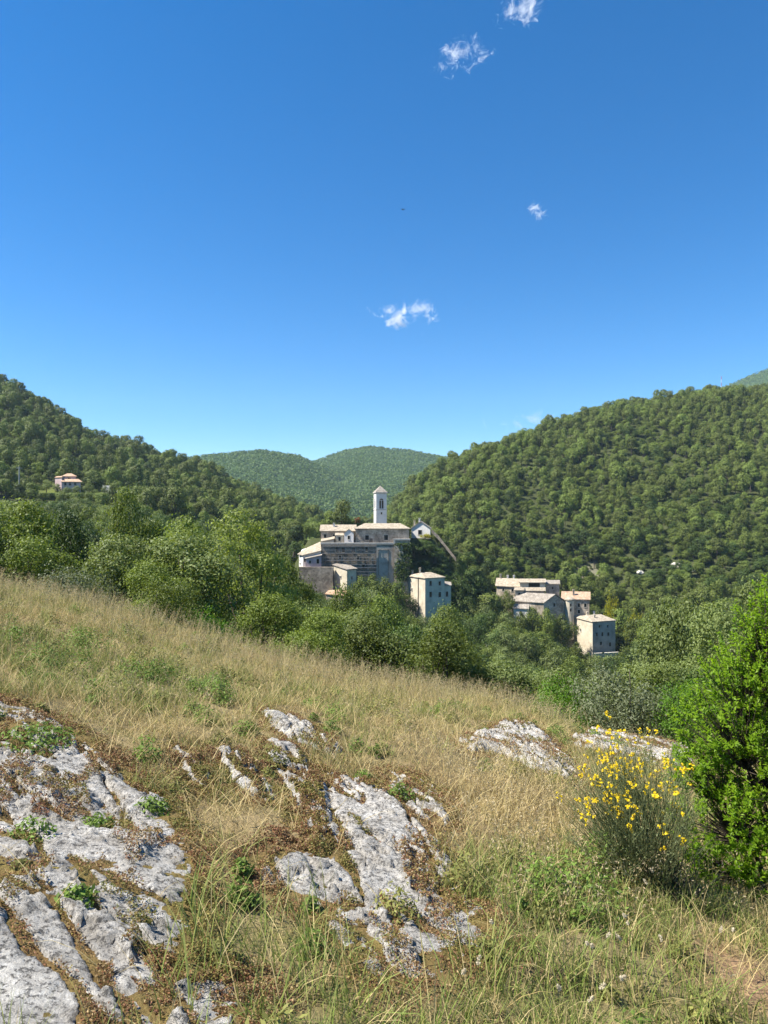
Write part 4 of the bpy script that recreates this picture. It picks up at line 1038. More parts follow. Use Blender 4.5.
ROCKS = []
for lab, amp, cov, band, pix in OUT:
    ROCKS.append((lab, amp, cov, band, [ground_px(a, b) for a, b in pix]))
def rock_r(i, x, y):
    lab, amp, cov, band, poly = ROCKS[i]
    sd = sdf_poly(x, y, poly)
    s = sd + 0.10 + 0.16*fbm(x*1.5, y*1.5, 3, 31) + 0.05*fbm(x*6, y*6, 3, 32)
    u, v = (0.66*x+0.75*y, 0.75*x-0.66*y) if i in (0, 6) else (0.9*x+0.42*y, 0.42*x-0.9*y)
    b1 = fbm(u*1.9+0.25*noise(x, y, 5), v*0.42, 4, 33)
    b2 = fbm(u*5.2, v*1.3, 4, 34)
    wid = 0.14 if amp < .28 else 0.35
    bias = band
    if i == 0: bias = band + 0.40*sstep(3.4, 6.0, y)
    if i == 1: bias = band - 0.30*sstep(5.2, 4.0, y)
    b3 = fbm(x*11, y*11, 3, 43)
    hollow = sstep(-0.02, 0.09, b1*.70 + 0.60*b2 + .42*b3 + bias)
    low = (0.30 if i == 0 else 0.38) if i not in (7, 8) else 0.85
    core = amp*sstep(-0.02, wid, s)*low*.62 - cov
    if i not in (7, 8): core = .075*np.tanh(core/.075)
    rid = 0.32-np.abs(fbm(u*6.5, v*3.6, 4, 36))
    core = core + (0.045 if i in (0,1) else .03)*fbm(u*2.6, v*1.2, 3, 35) + 0.050*rid + 0.022*b3 + 0.016*fbm(x*24, y*24, 3, 37) + 0.008*fbm(x*55, y*55, 2, 40)
    q = np.floor(core/0.06+0.7*noise(u*1.5, v*.7, 38))*0.06; core = core*0.6+q*0.4
    core = core - 0.06*sstep(0.80, 0.97, 1-np.abs(fbm(u*2.6, v*0.7, 3, 39))*2.2)        # clefts along the beds
    r = core*(1-hollow) + np.minimum(core, -0.03-0.02*b2)*hollow
    return np.where(s > -0.25, r, -0.5) + np.minimum(sd, 0)*0.5, sd
M_ROCK, nt, n, l = new_mat('limestone')
tc = N(n, 'ShaderNodeTexCoord')
n1 = N(n, 'ShaderNodeTexNoise', i_Scale=4.0, i_Detail=12.0, i_Roughness=0.8); l.new(tc.outputs['Object'], n1.inputs['Vector'])
r1 = ramp(n, [(0.30,(0.23,0.207,0.172)),(0.43,(0.40,0.372,0.325)),(0.53,(0.55,0.518,0.46)),(0.63,(0.76,0.73,0.66))]); l.new(n1.outputs['Fac'], r1.inputs[0])
n2 = N(n, 'ShaderNodeTexNoise', i_Scale=30.0, i_Detail=10.0, i_Roughness=0.8); l.new(tc.outputs['Object'], n2.inputs['Vector'])
r2_ = ramp(n, [(0.51,(0,0,0)),(0.565,(1,1,1))]); l.new(n2.outputs['Fac'], r2_.inputs[0])
mxr = N(n, 'ShaderNodeMix', data_type='RGBA'); l.new(r1.outputs[0], mxr.inputs[6]); mxr.inputs[7].default_value = (0.07,0.066,0.06,1)
ml = N(n, 'ShaderNodeMath', operation='MULTIPLY', i_1=0.85); l.new(r2_.outputs[0], ml.inputs[0]); l.new(ml.outputs[0], mxr.inputs[0])
n3 = N(n, 'ShaderNodeTexNoise', i_Scale=5.0, i_Detail=5.0, i_Roughness=0.6); l.new(tc.outputs['Object'], n3.inputs['Vector'])
r3 = ramp(n, [(0.60,(0,0,0)),(0.72,(1,1,1))]); l.new(n3.outputs['Fac'], r3.inputs[0])
mx3 = N(n, 'ShaderNodeMix', data_type='RGBA'); l.new(mxr.outputs[2], mx3.inputs[6]); mx3.inputs[7].default_value = (0.24,0.19,0.12,1)
ml3 = N(n, 'ShaderNodeMath', operation='MULTIPLY', i_1=0.45); l.new(r3.outputs[0], ml3.inputs[0]); l.new(ml3.outputs[0], mx3.inputs[0])
d = N(n, 'ShaderNodeBsdfPrincipled', i_Roughness=0.9); d.inputs['Specular IOR Level'].default_value = 0.15; l.new(mx3.outputs[2], d.inputs['Base Color'])
nb = N(n, 'ShaderNodeTexNoise', i_Scale=26.0, i_Detail=9.0, i_Roughness=0.72); l.new(tc.outputs['Object'], nb.inputs['Vector'])
vb = N(n, 'ShaderNodeTexVoronoi', i_Scale=17.0, feature='DISTANCE_TO_EDGE'); 
wv = N(n, 'ShaderNodeVectorMath', operation='MULTIPLY_ADD'); l.new(nb.outputs['Color'], wv.inputs[0]); wv.inputs[1].default_value = (.12,.12,.12); l.new(tc.outputs['Object'], wv.inputs[2]); l.new(wv.outputs[0], vb.inputs['Vector'])
vm = N(n, 'ShaderNodeMapRange', i_1=0.0, i_2=0.12, i_3=0.0, i_4=0.06); l.new(vb.outputs['Distance'], vm.inputs[0])
ab = N(n, 'ShaderNodeMath', operation='ADD'); l.new(nb.outputs['Fac'], ab.inputs[0]); l.new(vm.outputs[0], ab.inputs[1])
bp = N(n, 'ShaderNodeBump', i_Strength=1.0, i_Distance=0.045); l.new(ab.outputs[0], bp.inputs['Height']); l.new(bp.outputs[0], d.inputs['Normal'])
o = N(n, 'ShaderNodeOutputMaterial'); l.new(d.outputs[0], o.inputs[0])

for i, (lab, amp, cov, band, poly) in enumerate(ROCKS):
    pa = np.array(poly); x0, y0 = pa.min(0)-.3; x1, y1 = pa.max(0)+.3
    y0 = max(y0, 0.9); x0 = max(x0, -9.5)
    st = 0.016 if y0 < 9 and i not in (0,) else (0.018 if i == 0 else 0.03)
    gx = np.arange(x0, x1, st); gy = np.arange(y0, y1, st)
    X, Y = np.meshgrid(gx, gy); r, sd = rock_r(i, X, Y)
    Zr = H(X, Y) + np.where(r < 0, r*1.6, r)
    X = X + 0.014*noise(X*19, Y*19, 41); Y = Y + 0.014*noise(X*19, Y*19, 42)
    idx = np.arange(X.size).reshape(X.shape)
    f = np.stack([idx[:-1,:-1], idx[:-1,1:], idx[1:,1:], idx[1:,:-1]], -1).reshape(-1,4)
    ok = (r.ravel()[f] > -0.07).any(1); f = f[ok]
    used = np.unique(f); remap = np.full(X.size, -1); remap[used] = np.arange(len(used))
    V = np.stack([X.ravel(), Y.ravel(), Zr.ravel()], 1)[used]
    o = link('rock_outcrop', mesh_np('rock_outcrop', V, remap[f], M_ROCK, smooth=True))
    tag(o, lab, 'rock')
def rock_any(x, y):
    """(rock height over the ground, distance inside the nearest outcrop)"""
    R = np.full(x.shape, -1.0); S = np.full(x.shape, -9.0)
    for i in range(len(ROCKS)):
        pa = np.array(ROCKS[i][4]); m = (x > pa[:,0].min()-.8) & (x < pa[:,0].max()+.8) & (y > pa[:,1].min()-.8) & (y < pa[:,1].max()+.8)
        if not m.any(): continue
        r, s = rock_r(i, x[m], y[m]); R[m] = np.maximum(R[m], r); S[m] = np.maximum(S[m], s)
    return R, S

# ------------------------------------------------------------------ what grows where
def spot(px, py, r, a): return ground_px(px, py) + (r, a)
GREEN = [spot(50,660,1.8,.55), spot(120,690,1.0,.3), spot(200,690,1.5,.28), spot(20,600,2.2,.2), spot(300,690,2.0,.15), spot(400,700,1.5,.15), spot(500,1005,.9,.55), spot(620,955,.9,.55), spot(330,1015,.6,.4), spot(420,1005,.6,.45),
         spot(560,880,.8,.4), spot(650,905,.7,.45), spot(270,920,.35,.2), spot(560,720,1.5,.15), spot(215,930,.25,.3), spot(700,915,.6,.4), spot(470,720,1.2,.1),
         spot(510,835,.9,-.55), spot(480,780,.9,-.35), spot(235,830,.6,-.45), spot(250,700,1.6,-.3), spot(740,975,.38,-1.1), spot(530,745,.8,-.2), spot(330,690,1.8,-.15), spot(130,620,1.6,-.1)]
def green(x, y):
    g = 0.50 + 0.55*fbm(x*.55, y*.55, 3, 51) + 0.30*fbm(x*2.2, y*2.2, 2, 52)
    g = g + 0.40*sstep(4.4, 3.0, y)*sstep(-1.3, -.5, x)
    for a, b, r, s in GREEN: g = g + s*np.exp(-((x-a)**2+(y-b)**2)/(r*r))
    return np.clip(g, 0, 1)
STRAW = np.array((0.53,0.43,0.205)); STRAW2 = np.array((0.36,0.265,0.105)); OLIVE = np.array((0.28,0.28,0.078)); GRN = np.array((0.155,0.235,0.04))
MOSS = [np.array(c) for c in ((0.24,0.115,0.06),(0.21,0.14,0.055),(0.26,0.215,0.065),(0.36,0.26,0.13),(0.17,0.18,0.05))]
def mixc(a, b, t): return a*(1-t)[:,None] + b*t[:,None]

# ---- the ground, one sheet from behind the eye to the far hills
def graded(a, b, st, lo, hi, g=1.07, mx=28):
    c = list(np.arange(a, b, st)); s = st
    while c[-1] < hi: s = min(s*g, mx); c.append(c[-1]+s)
    s = st; d = [c[0]]
    while d[-1] > lo: s = min(s*g, mx); d.append(d[-1]-s)
    return np.array(d[1:][::-1] + c)
gx = graded(-7.5, 7.5, .07, -1350, 2000); gy = graded(1.4, 21.5, .07, -30, 2800)
X, Y = np.meshgrid(gx, gy)
Zg = H(X, Y)
xf, yf = X.ravel(), Y.ravel()
near = (yf < 24) & (np.abs(xf) < 26)
Rk = np.full(xf.shape, -1.0); Sk = np.full(xf.shape, -9.0)
Rk[near], Sk[near] = rock_any(xf[near], yf[near])
g = green(xf, yf)
t1 = np.clip(0.5+0.9*fbm(xf*1.1, yf*1.1, 4, 61), 0, 1); t2 = np.clip(0.5+1.0*fbm(xf*4.3, yf*4.3, 4, 62), 0, 1)
soil = mixc(np.array((0.17,0.115,0.06)), np.array((0.33,0.25,0.135)), t1)
gc = mixc(soil, np.array((0.15,0.145,0.055)), np.clip(g*0.8*t2+0.1, 0, .85))
mossc = mixc(MOSS[0]*.6, MOSS[2]*.7, t2); mossc = mixc(mossc, MOSS[1]*.6, t1*.7)
_bx, _by = ground_px(738, 978)
gc = mixc(gc, np.array((0.30,0.19,0.11)), np.clip(1.1*np.exp(-((xf-_bx)**2/.16+(yf-_by)**2/.12)), 0, .9)*near)
mm = np.clip(sstep(-0.22, 0.05, Sk)*1.1, 0, 1)
gc = mixc(gc, mossc, mm*0.85)
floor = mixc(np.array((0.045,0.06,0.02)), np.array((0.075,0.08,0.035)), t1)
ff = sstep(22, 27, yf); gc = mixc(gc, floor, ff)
# paths, scree and the meadow below the villa
bare = np.zeros(xf.shape)
for a, b, r in EXCL:
    if r == 1.8: bare = np.maximum(bare, np.exp(-(((xf-a)**2+(yf-b)**2)/(1.5**2))))
gc = mixc(gc, np.array((0.38,0.33,0.25)), np.clip(bare*1.3, 0, 1))
mead = np.zeros(xf.shape)
for a, b, r in ((-134,300,11),(-128,292,8),(-112,286,6)): mead = np.maximum(mead, np.exp(-((xf-a)**2+(yf-b)**2)/(r*r)))
gc = mixc(gc, np.array((0.13,0.16,0.035)), np.clip(mead*1.4, 0, 1))
fw = sstep(900, 1000, yf); gc = mixc(gc, np.array((0.045,0.075,0.022)), fw)
rough = 0.035*fbm(xf*3.1, yf*3.1, 3, 63) + 0.02*fbm(xf*9, yf*9, 2, 64)
Zf = Zg.ravel() + np.where(near, rough*sstep(24, 20, yf)*(1-0.6*mm), 0) + np.where(near, 0.03*mm*t2, 0)
idx = np.arange(X.size).reshape(X.shape)
f = np.stack([idx[:-1,:-1], idx[:-1,1:], idx[1:,1:], idx[1:,:-1]], -1).reshape(-1,4)
M_GROUND = col_material('earth', rough=0.95, bump=0.8, bscale=14.0, spec=0.05, vary=0.35, vscale=7.0)
tag(link('ground', mesh_np('ground', np.stack([xf, yf, Zf], 1), f, M_GROUND, smooth=True, attrs={'col': gc})), kind='structure')

# ------------------------------------------------------------------ grass
gr = np.random.default_rng(3)
def blades(base, h, wd, az, lean, curl, colr, tipc=None):
    n = len(base); ts = np.array([0, .36, .72, 1.0])
    dirx = np.stack([np.cos(az), np.sin(az), np.zeros(n)], 1)
    fa = gr.random(n)*6.283; side = np.stack([np.cos(fa), np.sin(fa), np.zeros(n)], 1)
    V = np.zeros((n, 8, 3)); C = np.zeros((n, 8, 3))
    for k, t in enumerate(ts):
        out = lean*t + curl*t*t
        p = base + dirx*(out*h)[:,None]; p[:,2] += h*t*np.sqrt(np.clip(1-(0.55*out)**2, .15, 1)) - 0.01*(t == 0)
        w = wd*(1.0, .95, .6, .12)[k]
        V[:,2*k] = p - side*(w*.5)[:,None]; V[:,2*k+1] = p + side*(w*.5)[:,None]
        cc = colr if tipc is None else mixc(colr, tipc, np.full(n, t))
        C[:,2*k] = cc; C[:,2*k+1] = cc
    b = (np.arange(n)*8)[:,None]
    F = np.concatenate([b+np.array([[0,1,3,2]]), b+np.array([[2,3,5,4]]), b+np.array([[4,5,7,6]])], 0)
    return V.reshape(-1,3), F, C.reshape(-1,3)
def sample(n, y0=1.6, y1=22.5, p=0.3, ul=.80):
    a = p+1; y = (y0**a + gr.random(n)*(y1**a-y0**a))**(1/a)
    return gr.uniform(-ul, ul, n)*y, y
def joinm(parts):
    V = []; F = []; C = []; o_ = 0
    for v, f_, c in parts: V.append(v); F.append(f_+o_); C.append(c); o_ += len(v)
    return np.concatenate(V), np.concatenate(F), np.concatenate(C)
M_GRASS = col_material('grass_blade', trans=0.30, rough=0.6, spec=0.2)
M_HEAD = col_material('seed_head', trans=0.35, rough=0.8, spec=0.1)

def gz(x, y): return H(x, y)
# short tufts
BX, BY = ground_px(738, 978)
def bare_at(x, y): return np.exp(-((x-BX)**2/.16+(y-BY)**2/.12))
nT = 23000
cx, cy_ = sample(nT, p=.15); R, S = rock_any(cx, cy_)
g = green(cx, cy_)
ok = (R < 0.0) & (gr.random(nT) < np.where(S > -0.05, 0.30, 1.0)*(1-.85*bare_at(cx, cy_))) & (cx > -14)
cx, cy_, g, S = cx[ok], cy_[ok], g[ok], S[ok]; nT = len(cx)
isg = gr.random(nT) < g*0.85
bareS = np.zeros(nT)
for a, b, r in ((GREEN[21][0], GREEN[21][1], .4),): bareS = np.exp(-((cx-a)**2+(cy_-b)**2)/(r*r))
NB = 17; j = np.repeat(np.arange(nT), NB); n_ = len(j)
sp = 0.035+0.05*gr.random(nT)
bx = cx[j]+gr.normal(size=n_)*sp[j]; by = cy_[j]+gr.normal(size=n_)*sp[j]
hT = np.where(isg, gr.uniform(.08,.24,nT), gr.uniform(.06,.22,nT))*(1+0.5*sstep(7,16,cy_))*(1-.6*bareS)*np.where(S > -.2, .6, 1)
tallz = np.clip(0.5+1.1*fbm(cx*.5, cy_*.5, 3, 71), .25, 1.3); hT = hT*tallz
hh = hT[j]*gr.uniform(.5,1.25,n_)
ctuft = np.where(isg[:,None], mixc(OLIVE, GRN, np.clip(g*1.2*gr.random(nT)+.25,0,1)), mixc(STRAW, STRAW2, np.clip(.5+.8*fbm(cx*1.3,cy_*1.3,3,72)+gr.normal(size=nT)*.22,0,1)))
cb = ctuft[j]*gr.uniform(.72,1.25,n_)[:,None]
dryb = gr.random(n_) < .22; cb[dryb] = STRAW*gr.uniform(.7,1.1,dryb.sum())[:,None]
azT = gr.random(nT)*6.283; az = azT[j]+gr.normal(size=n_)*1.1
lean = np.abs(gr.normal(size=n_))*.28; curl = np.abs(gr.normal(size=n_))*.38
base = np.stack([bx, by, gz(bx, by)-.015], 1)
wd = (0.0042+0.00022*by)*gr.uniform(.6,1.3,n_)
v, f, c = blades(base, hh, wd, az, lean, curl, cb, mixc(cb, STRAW, np.full(n_, .28)))
# matted dead straw lying in the sward
nS = 60000; sx, sy = sample(nS, p=.1); R, S = rock_any(sx, sy); ok = (R < .0) & (gr.random(nS) < np.where(S > -.1, .5, 1)*(1.15-green(sx, sy))); sx, sy = sx[ok], sy[ok]; nS = len(sx)
bs_ = np.stack([sx, sy, gz(sx, sy)+.01+.03*gr.random(nS)], 1)
cs = mixc(STRAW*1.05, STRAW2, gr.random(nS))*gr.uniform(.7,1.2,nS)[:,None]
v2, f2, c2 = blades(bs_, gr.uniform(.08,.26,nS), 0.0035+.0002*sy, gr.random(nS)*6.283, gr.uniform(.8,1.4,nS), gr.uniform(.0,.4,nS), cs)
V, F, C = joinm([(v,f,c),(v2,f2,c2)])
tag(link('short_grass', mesh_np('short_grass', V, F, M_GRASS, attrs={'col': C})), kind='stuff')

# tall flowering grasses with nodding heads
def stalks(x, y, h, colr, headc, nspk=13, head=.32, wide=.045, droop=.35):
    n = len(x); az = gr.random(n)*6.283; wind = .5
    lean = gr.uniform(.0,.35,n); curl = gr.uniform(.02,droop,n)
    base = np.stack([x, y, gz(x, y)-.02], 1)
    dirx = np.stack([np.cos(az), np.sin(az), np.zeros(n)], 1)
    v1, f1, c1 = blades(base, h, np.full(n, .0030)+.00028*y, az, lean, curl, colr)
    j = np.repeat(np.arange(n), nspk); m = len(j); t = 1-head*gr.random(m)
    out = lean[j]*t+curl[j]*t*t
    p = base[j] + dirx[j]*(out*h[j])[:,None]; p[:,2] += h[j]*t*np.sqrt(np.clip(1-(.55*out)**2,.15,1))
    a2 = gr.random(m)*6.283; o_ = wide*gr.random(m)*(1.15-t)*3
    p += np.stack([np.cos(a2)*o_, np.sin(a2)*o_, -o_*.5], 1)
    tdir = np.stack([np.cos(a2)*.45, np.sin(a2)*.45, -0.8+0.9*(gr.random(m)>.6)], 1); tdir /= np.linalg.norm(tdir,axis=1,keepdims=True)
    b2 = np.cross(tdir, rdir(gr, m)); b2 /= np.linalg.norm(b2,axis=1,keepdims=True)
    L = gr.uniform(.012,.026,m)[:,None]*(1+.02*y[j])[:,None]; W = L*.30+.0006
    q = np.stack([p, p+tdir*L*.5+b2*W*.5, p+tdir*L, p+tdir*L*.5-b2*W*.5], 1).reshape(-1,3)
    hc = headc[j]*gr.uniform(.75,1.2,m)[:,None]
    return (v1, f1, c1), (q, np.arange(4*m).reshape(m,4), np.repeat(hc, 4, 0))
TALL = [spot(510,835,.95,1.7), spot(470,790,.9,.8), spot(440,700,1.4,.5), spot(330,690,2.0,.6), spot(530,880,.6,.8), spot(250,640,1.8,.5), spot(720,900,.5,.7)]
nK = 15000; kx, ky = sample(nK, y0=2.2, p=.75); R, S = rock_any(kx, ky)
pr = 0.10 + 0.50*sstep(12, 18.5, ky) + 0.55*fbm(kx*.6, ky*.6, 3, 73)
for a, b, r, s in TALL: pr = pr + s*np.exp(-((kx-a)**2+(ky-b)**2)/(r*r))
pr = np.clip(pr, 0, 1)*np.where(S > -.15, .05, 1)*np.where(ky < 3.6, .45, 1)
# clumped
ok = (gr.random(nK) < pr*(1-bare_at(kx, ky))) & (R < 0) & (kx > -14); kx, ky = kx[ok], ky[ok]
kx = np.repeat(kx, 2)+gr.normal(size=2*len(kx))*.06; ky = np.repeat(ky, 2)+gr.normal(size=2*len(ky))*.06
nK = len(kx); g = green(kx, ky)
kc = mixc(STRAW*1.05, OLIVE*1.1, np.clip(g*1.1*gr.random(nK)-.05, 0, .8)); hc = mixc(np.tile(np.array((.56,.47,.29)),(nK,1)), np.tile(np.array((.40,.30,.16)),(nK,1)), gr.random(nK))
A, B = stalks(kx, ky, gr.uniform(.30,.72,nK)*(0.5+.3*sstep(3.5,7,ky)+.25*sstep(8,17,ky)), kc, hc)
V, F, C = joinm([A, B]); print('stalks', nK)
tag(link('tall_grass', mesh_np('tall_grass', V, F, M_HEAD, attrs={'col': C})), kind='stuff')

# longer green grass at the foot of the slope and in the damp patches
nL = 5200; lx, ly = sample(nL, p=0.1); R, S = rock_any(lx, ly); g = green(lx, ly)
ok = (R < 0) & (S < .05) & (gr.random(nL) < np.clip((g-.42)*2.6, 0, 1)*(1-bare_at(lx, ly))); lx, ly, g = lx[ok], ly[ok], g[ok]
NB = 15; j = np.repeat(np.arange(len(lx)), NB); n_ = len(j)
bx = lx[j]+gr.normal(size=n_)*.05; by = ly[j]+gr.normal(size=n_)*.05
cc = mixc(np.tile(OLIVE,(n_,1)), np.tile(GRN*1.05,(n_,1)), np.clip(g[j]*1.3*gr.random(n_)+.15,0,1))*gr.uniform(.75,1.25,n_)[:,None]
dr = gr.random(n_) < .2; cc[dr] = STRAW*.9
v, f, c = blades(np.stack([bx,by,gz(bx,by)-.02],1), gr.uniform(.09,.30,n_)*(1+.2*sstep(6,15,by)), (.0042+.0002*by)*gr.uniform(.7,1.3,n_), gr.random(len(lx))[j]*6.283+gr.normal(size=n_)*.9, np.abs(gr.normal(size=n_))*.28, np.abs(gr.normal(size=n_))*.5, cc, mixc(cc, STRAW, np.full(n_,.2)))
tag(link('green_grass', mesh_np('green_grass', v, f, M_GRASS, attrs={'col': c})), kind='stuff')

# low herbs: leafy cushions in the sward
hb_v = []; hb_f = []; hb_c = []; off = 0
def herb(x, y, r, h, n, colr, size):
    global off
    d = rdir(gr, n); d[:,2] = np.abs(d[:,2]); rr = r*gr.random(n)**.4
    p = np.stack([x+d[:,0]*rr, y+d[:,1]*rr, float(H(x,y))+d[:,2]*h*gr.random(n)**.5+.01], 1)
    nr = d*.6+rdir(gr,n)*.8+np.array([0,0,.5]); nr /= np.linalg.norm(nr,axis=1,keepdims=True)
    v, f = leaf_quads(p, nr, size, gr, .42)
    hb_v.append(v); hb_f.append(f+off); off += len(v); hb_c.append(np.repeat(colr*gr.uniform(.65,1.35,n)[:,None], 4, 0))
hx, hy = sample(1500, p=.5); R, S = rock_any(hx, hy); g = green(hx, hy)
for x, y, r_, s_, g_ in zip(hx, hy, R, S, g):
    if r_ > -.01 or x < -14: continue
    if gr.random() < np.clip((g_-.25)*1.1, 0.03, .7):
        rr = gr.uniform(.05,.16)*(1+.5*(y>9)); herb(x, y, rr, rr*gr.uniform(.8,1.6), int(90+260*rr*4), (GRN if gr.random()<.5 else OLIVE*.8)*gr.uniform(.7,1.1), .028+.0012*y)
for (px, py, r, h, n) in ((40,665,.45,.30,900),(80,650,.5,.35,900),(150,680,.4,.3,700),(215,690,.35,.3,600),(150,815,.14,.10,400),(245,735,.16,.16,350),(165,680,.3,.25,500),(215,700,.3,.3,500),(95,830,.12,.08,300),(240,905,.1,.12,260),
                          (400,800,.14,.14,300),(575,905,.35,.3,900),(600,880,.3,.35,800),(540,900,.25,.25,600),(30,745,.35,.14,900),(75,905,.10,.08,250)):
    x, y = ground_px(px, py); herb(x, y, r, h, n, GRN*gr.uniform(.75,1.0), .03+.001*y)
tag(link('herbs', mesh_np('herbs', np.concatenate(hb_v), np.concatenate(hb_f), M_GRASS, attrs={'col': np.concatenate(hb_c)})), kind='stuff')

# stonecrop and moss pads in the hollows of the rock
mxs = []; mys = []
for _l, _a, _c, _b, _poly in ROCKS:
    pa = np.array(_poly); x0, y0 = pa.min(0)-.3; x1, y1 = pa.max(0)+.3; y0 = max(y0, 1.5); x0 = max(x0, -.75*y1)
    nn_ = int((x1-x0)*(y1-y0)*14000*(5.0/max(3.0, (y0+y1)/2))**1.3); mxs.append(gr.uniform(x0,x1,nn_)); mys.append(gr.uniform(y0,y1,nn_))
mx_ = np.concatenate(mxs); my_ = np.concatenate(mys); R, S = rock_any(mx_, my_); nM = len(mx_)
pad = fbm(mx_*3.1, my_*3.1, 3, 81)
_u = .9*mx_+.42*my_; _v = .42*mx_-.9*my_
onrock = (fbm(_u*2.3, _v*.9, 4, 91)+.25*fbm(mx_*9, my_*9, 2, 92) > .17-.13*sstep(4.0,6,my_)) & (R < .16) & (S > 0)
ok = (((R > -.3) & (R < 0.012) & (gr.random(nM) < np.clip(1.15+1.4*pad, .1, 1)*sstep(-.24,-.02,S))) | onrock) & (S > -.22); mx_, my_, R = mx_[ok], my_[ok], R[ok]; nM = len(mx_)
print('moss', nM, flush=True)
k = np.clip(.5+.9*fbm(mx_*1.7, my_*1.7, 3, 82)+gr.normal(size=nM)*.12, 0, .999)
mc = np.array(MOSS)[np.array([0,1,3,0,2,1,4,2])[(k*8).astype(int)]]*gr.uniform(.6,1.4,nM)[:,None]
lump = .010+.06*np.clip(.40+1.5*fbm(mx_*6, my_*6, 3, 83), 0, 1)
base = np.stack([mx_, my_, gz(mx_,my_)+np.maximum(R,0)+lump*gr.random(nM)**.5], 1)
nr = np.array([-.15,-.15,.55])+rdir(gr,nM)*.85; nr /= np.linalg.norm(nr,axis=1,keepdims=True)
sz_ = .0065+.0017*my_
v, f = leaf_quads(base, nr, 1.0, gr, .55, .3); 
v = (v.reshape(nM,4,3)-base[:,None,:])*sz_[:,None,None]+base[:,None,:]; v = v.reshape(-1,3); c = np.repeat(mc, 4, 0)
tag(link('stonecrop', mesh_np('stonecrop', v, f, M_GRASS, attrs={'col': c})), kind='stuff')

# fluffy pale heads of hare's tail grass near the eye
hv = []; hf = []; hc_ = []; off2 = 0
HT = [(505, 950), (600, 985), (585, 1010), (640, 955), (632, 940), (712, 952), (712, 870), (668, 885), (570, 1016), (735, 945), (600, 955), (590, 965), (640, 1000), (450, 1012), (675, 965)]
for px, py in HT:
    for q in range(1 if gr.random() < .6 else 2):
        x, y = ground_px(px+gr.normal()*6, py+gr.normal()*5+26); h = gr.uniform(.16,.30); a = gr.random()*6.283; lx_, ly_ = math.cos(a)*h*.35, math.sin(a)*h*.35
        z = float(H(x,y)); nn_ = 90; ax = np.array([math.cos(a)*.6, math.sin(a)*.6, .75]); L = gr.uniform(.022,.038)
        t = gr.random(nn_)-.5; d = rdir(gr, nn_); p = np.array([x+lx_, y+ly_, z+h]) + ax*(t*L)[:,None] + d*(.0075*np.sqrt(np.clip(1-(2*t)**2,0,1)))[:,None]
        v, f = leaf_quads(p, rdir(gr, nn_), .010, gr, .35); hv.append(v); hf.append(f+off2); off2 += len(v); hc_.append(np.tile(np.array((.66,.58,.42)),(len(v),1)))
        v, f, c = blades(np.array([[x,y,z]]), np.array([h*1.02]), np.array([.003]), np.array([a]), np.array([.1]), np.array([.25]), np.array([[.35,.32,.15]])); hv.append(v); hf.append(f+off2); off2 += len(v); hc_.append(c)
tag(link('hares_tail_grass', mesh_np('hares_tail_grass', np.concatenate(hv), np.concatenate(hf), M_HEAD, attrs={'col': np.concatenate(hc_)})), kind='stuff')

# ------------------------------------------------------------------ the flowering broom
def rods(starts, ends, r0, r1, bend, rng, sides=4):
    """thin bent rods, many at once, as one array"""
    n = len(starts); ts = np.array([0,.35,.7,1.0]); V = np.zeros((n,4,sides,3))
    d = ends-starts; side = np.cross(d, rdir(rng, n)); side /= np.linalg.norm(side,axis=1,keepdims=True)+1e-9
    up = np.cross(side, d); up /= np.linalg.norm(up,axis=1,keepdims=True)+1e-9
    L = np.linalg.norm(d,axis=1)
    for k, t in enumerate(ts):
        p = starts+d*t+up*(bend*L*t*(1-t)*4*.25)[:,None]; r = r0*(1-t)+r1*t
        for s in range(sides):
            a = 6.283*s/sides; V[:,k,s] = p+side*(r*math.cos(a))[:,None]+up*(r*math.sin(a))[:,None]
    F = []
    b = np.arange(n)*4*sides
    for k in range(3):
        for s in range(sides):
            s2 = (s+1) % sides; F.append(np.stack([b+k*sides+s, b+k*sides+s2, b+(k+1)*sides+s2, b+(k+1)*sides+s],1))
    return V.reshape(-1,3), np.concatenate(F)
br = np.random.default_rng(17)
bx0, by0 = ground_px(655, 893); bz0 = float(H(bx0, by0))
broom = empty('broom_bush', (bx0,by0,bz0-.02), 'broom bush with thin grey green stems and many small yellow flowers', 'shrub')
nR = 250
phi = br.random(nR)*6.283; rad = br.random(nR)**.5
ex = np.stack([np.cos(phi)*rad*.47-.15, np.sin(phi)*rad*.50, (1.16-.48*rad**2)*br.uniform(.62,1.0,nR)], 1)
lowl = br.random(nR) < .16; ex[lowl,2] *= .55; ex[lowl,0] -= .16
st0 = np.stack([br.normal(size=nR)*.07, br.normal(size=nR)*.07, np.zeros(nR)], 1)+ex*np.array([.18,.18,0])*br.random(nR)[:,None]
v, f = rods(st0, ex, np.full(nR,.0042), np.full(nR,.0012), br.uniform(-.25,.4,nR), br)
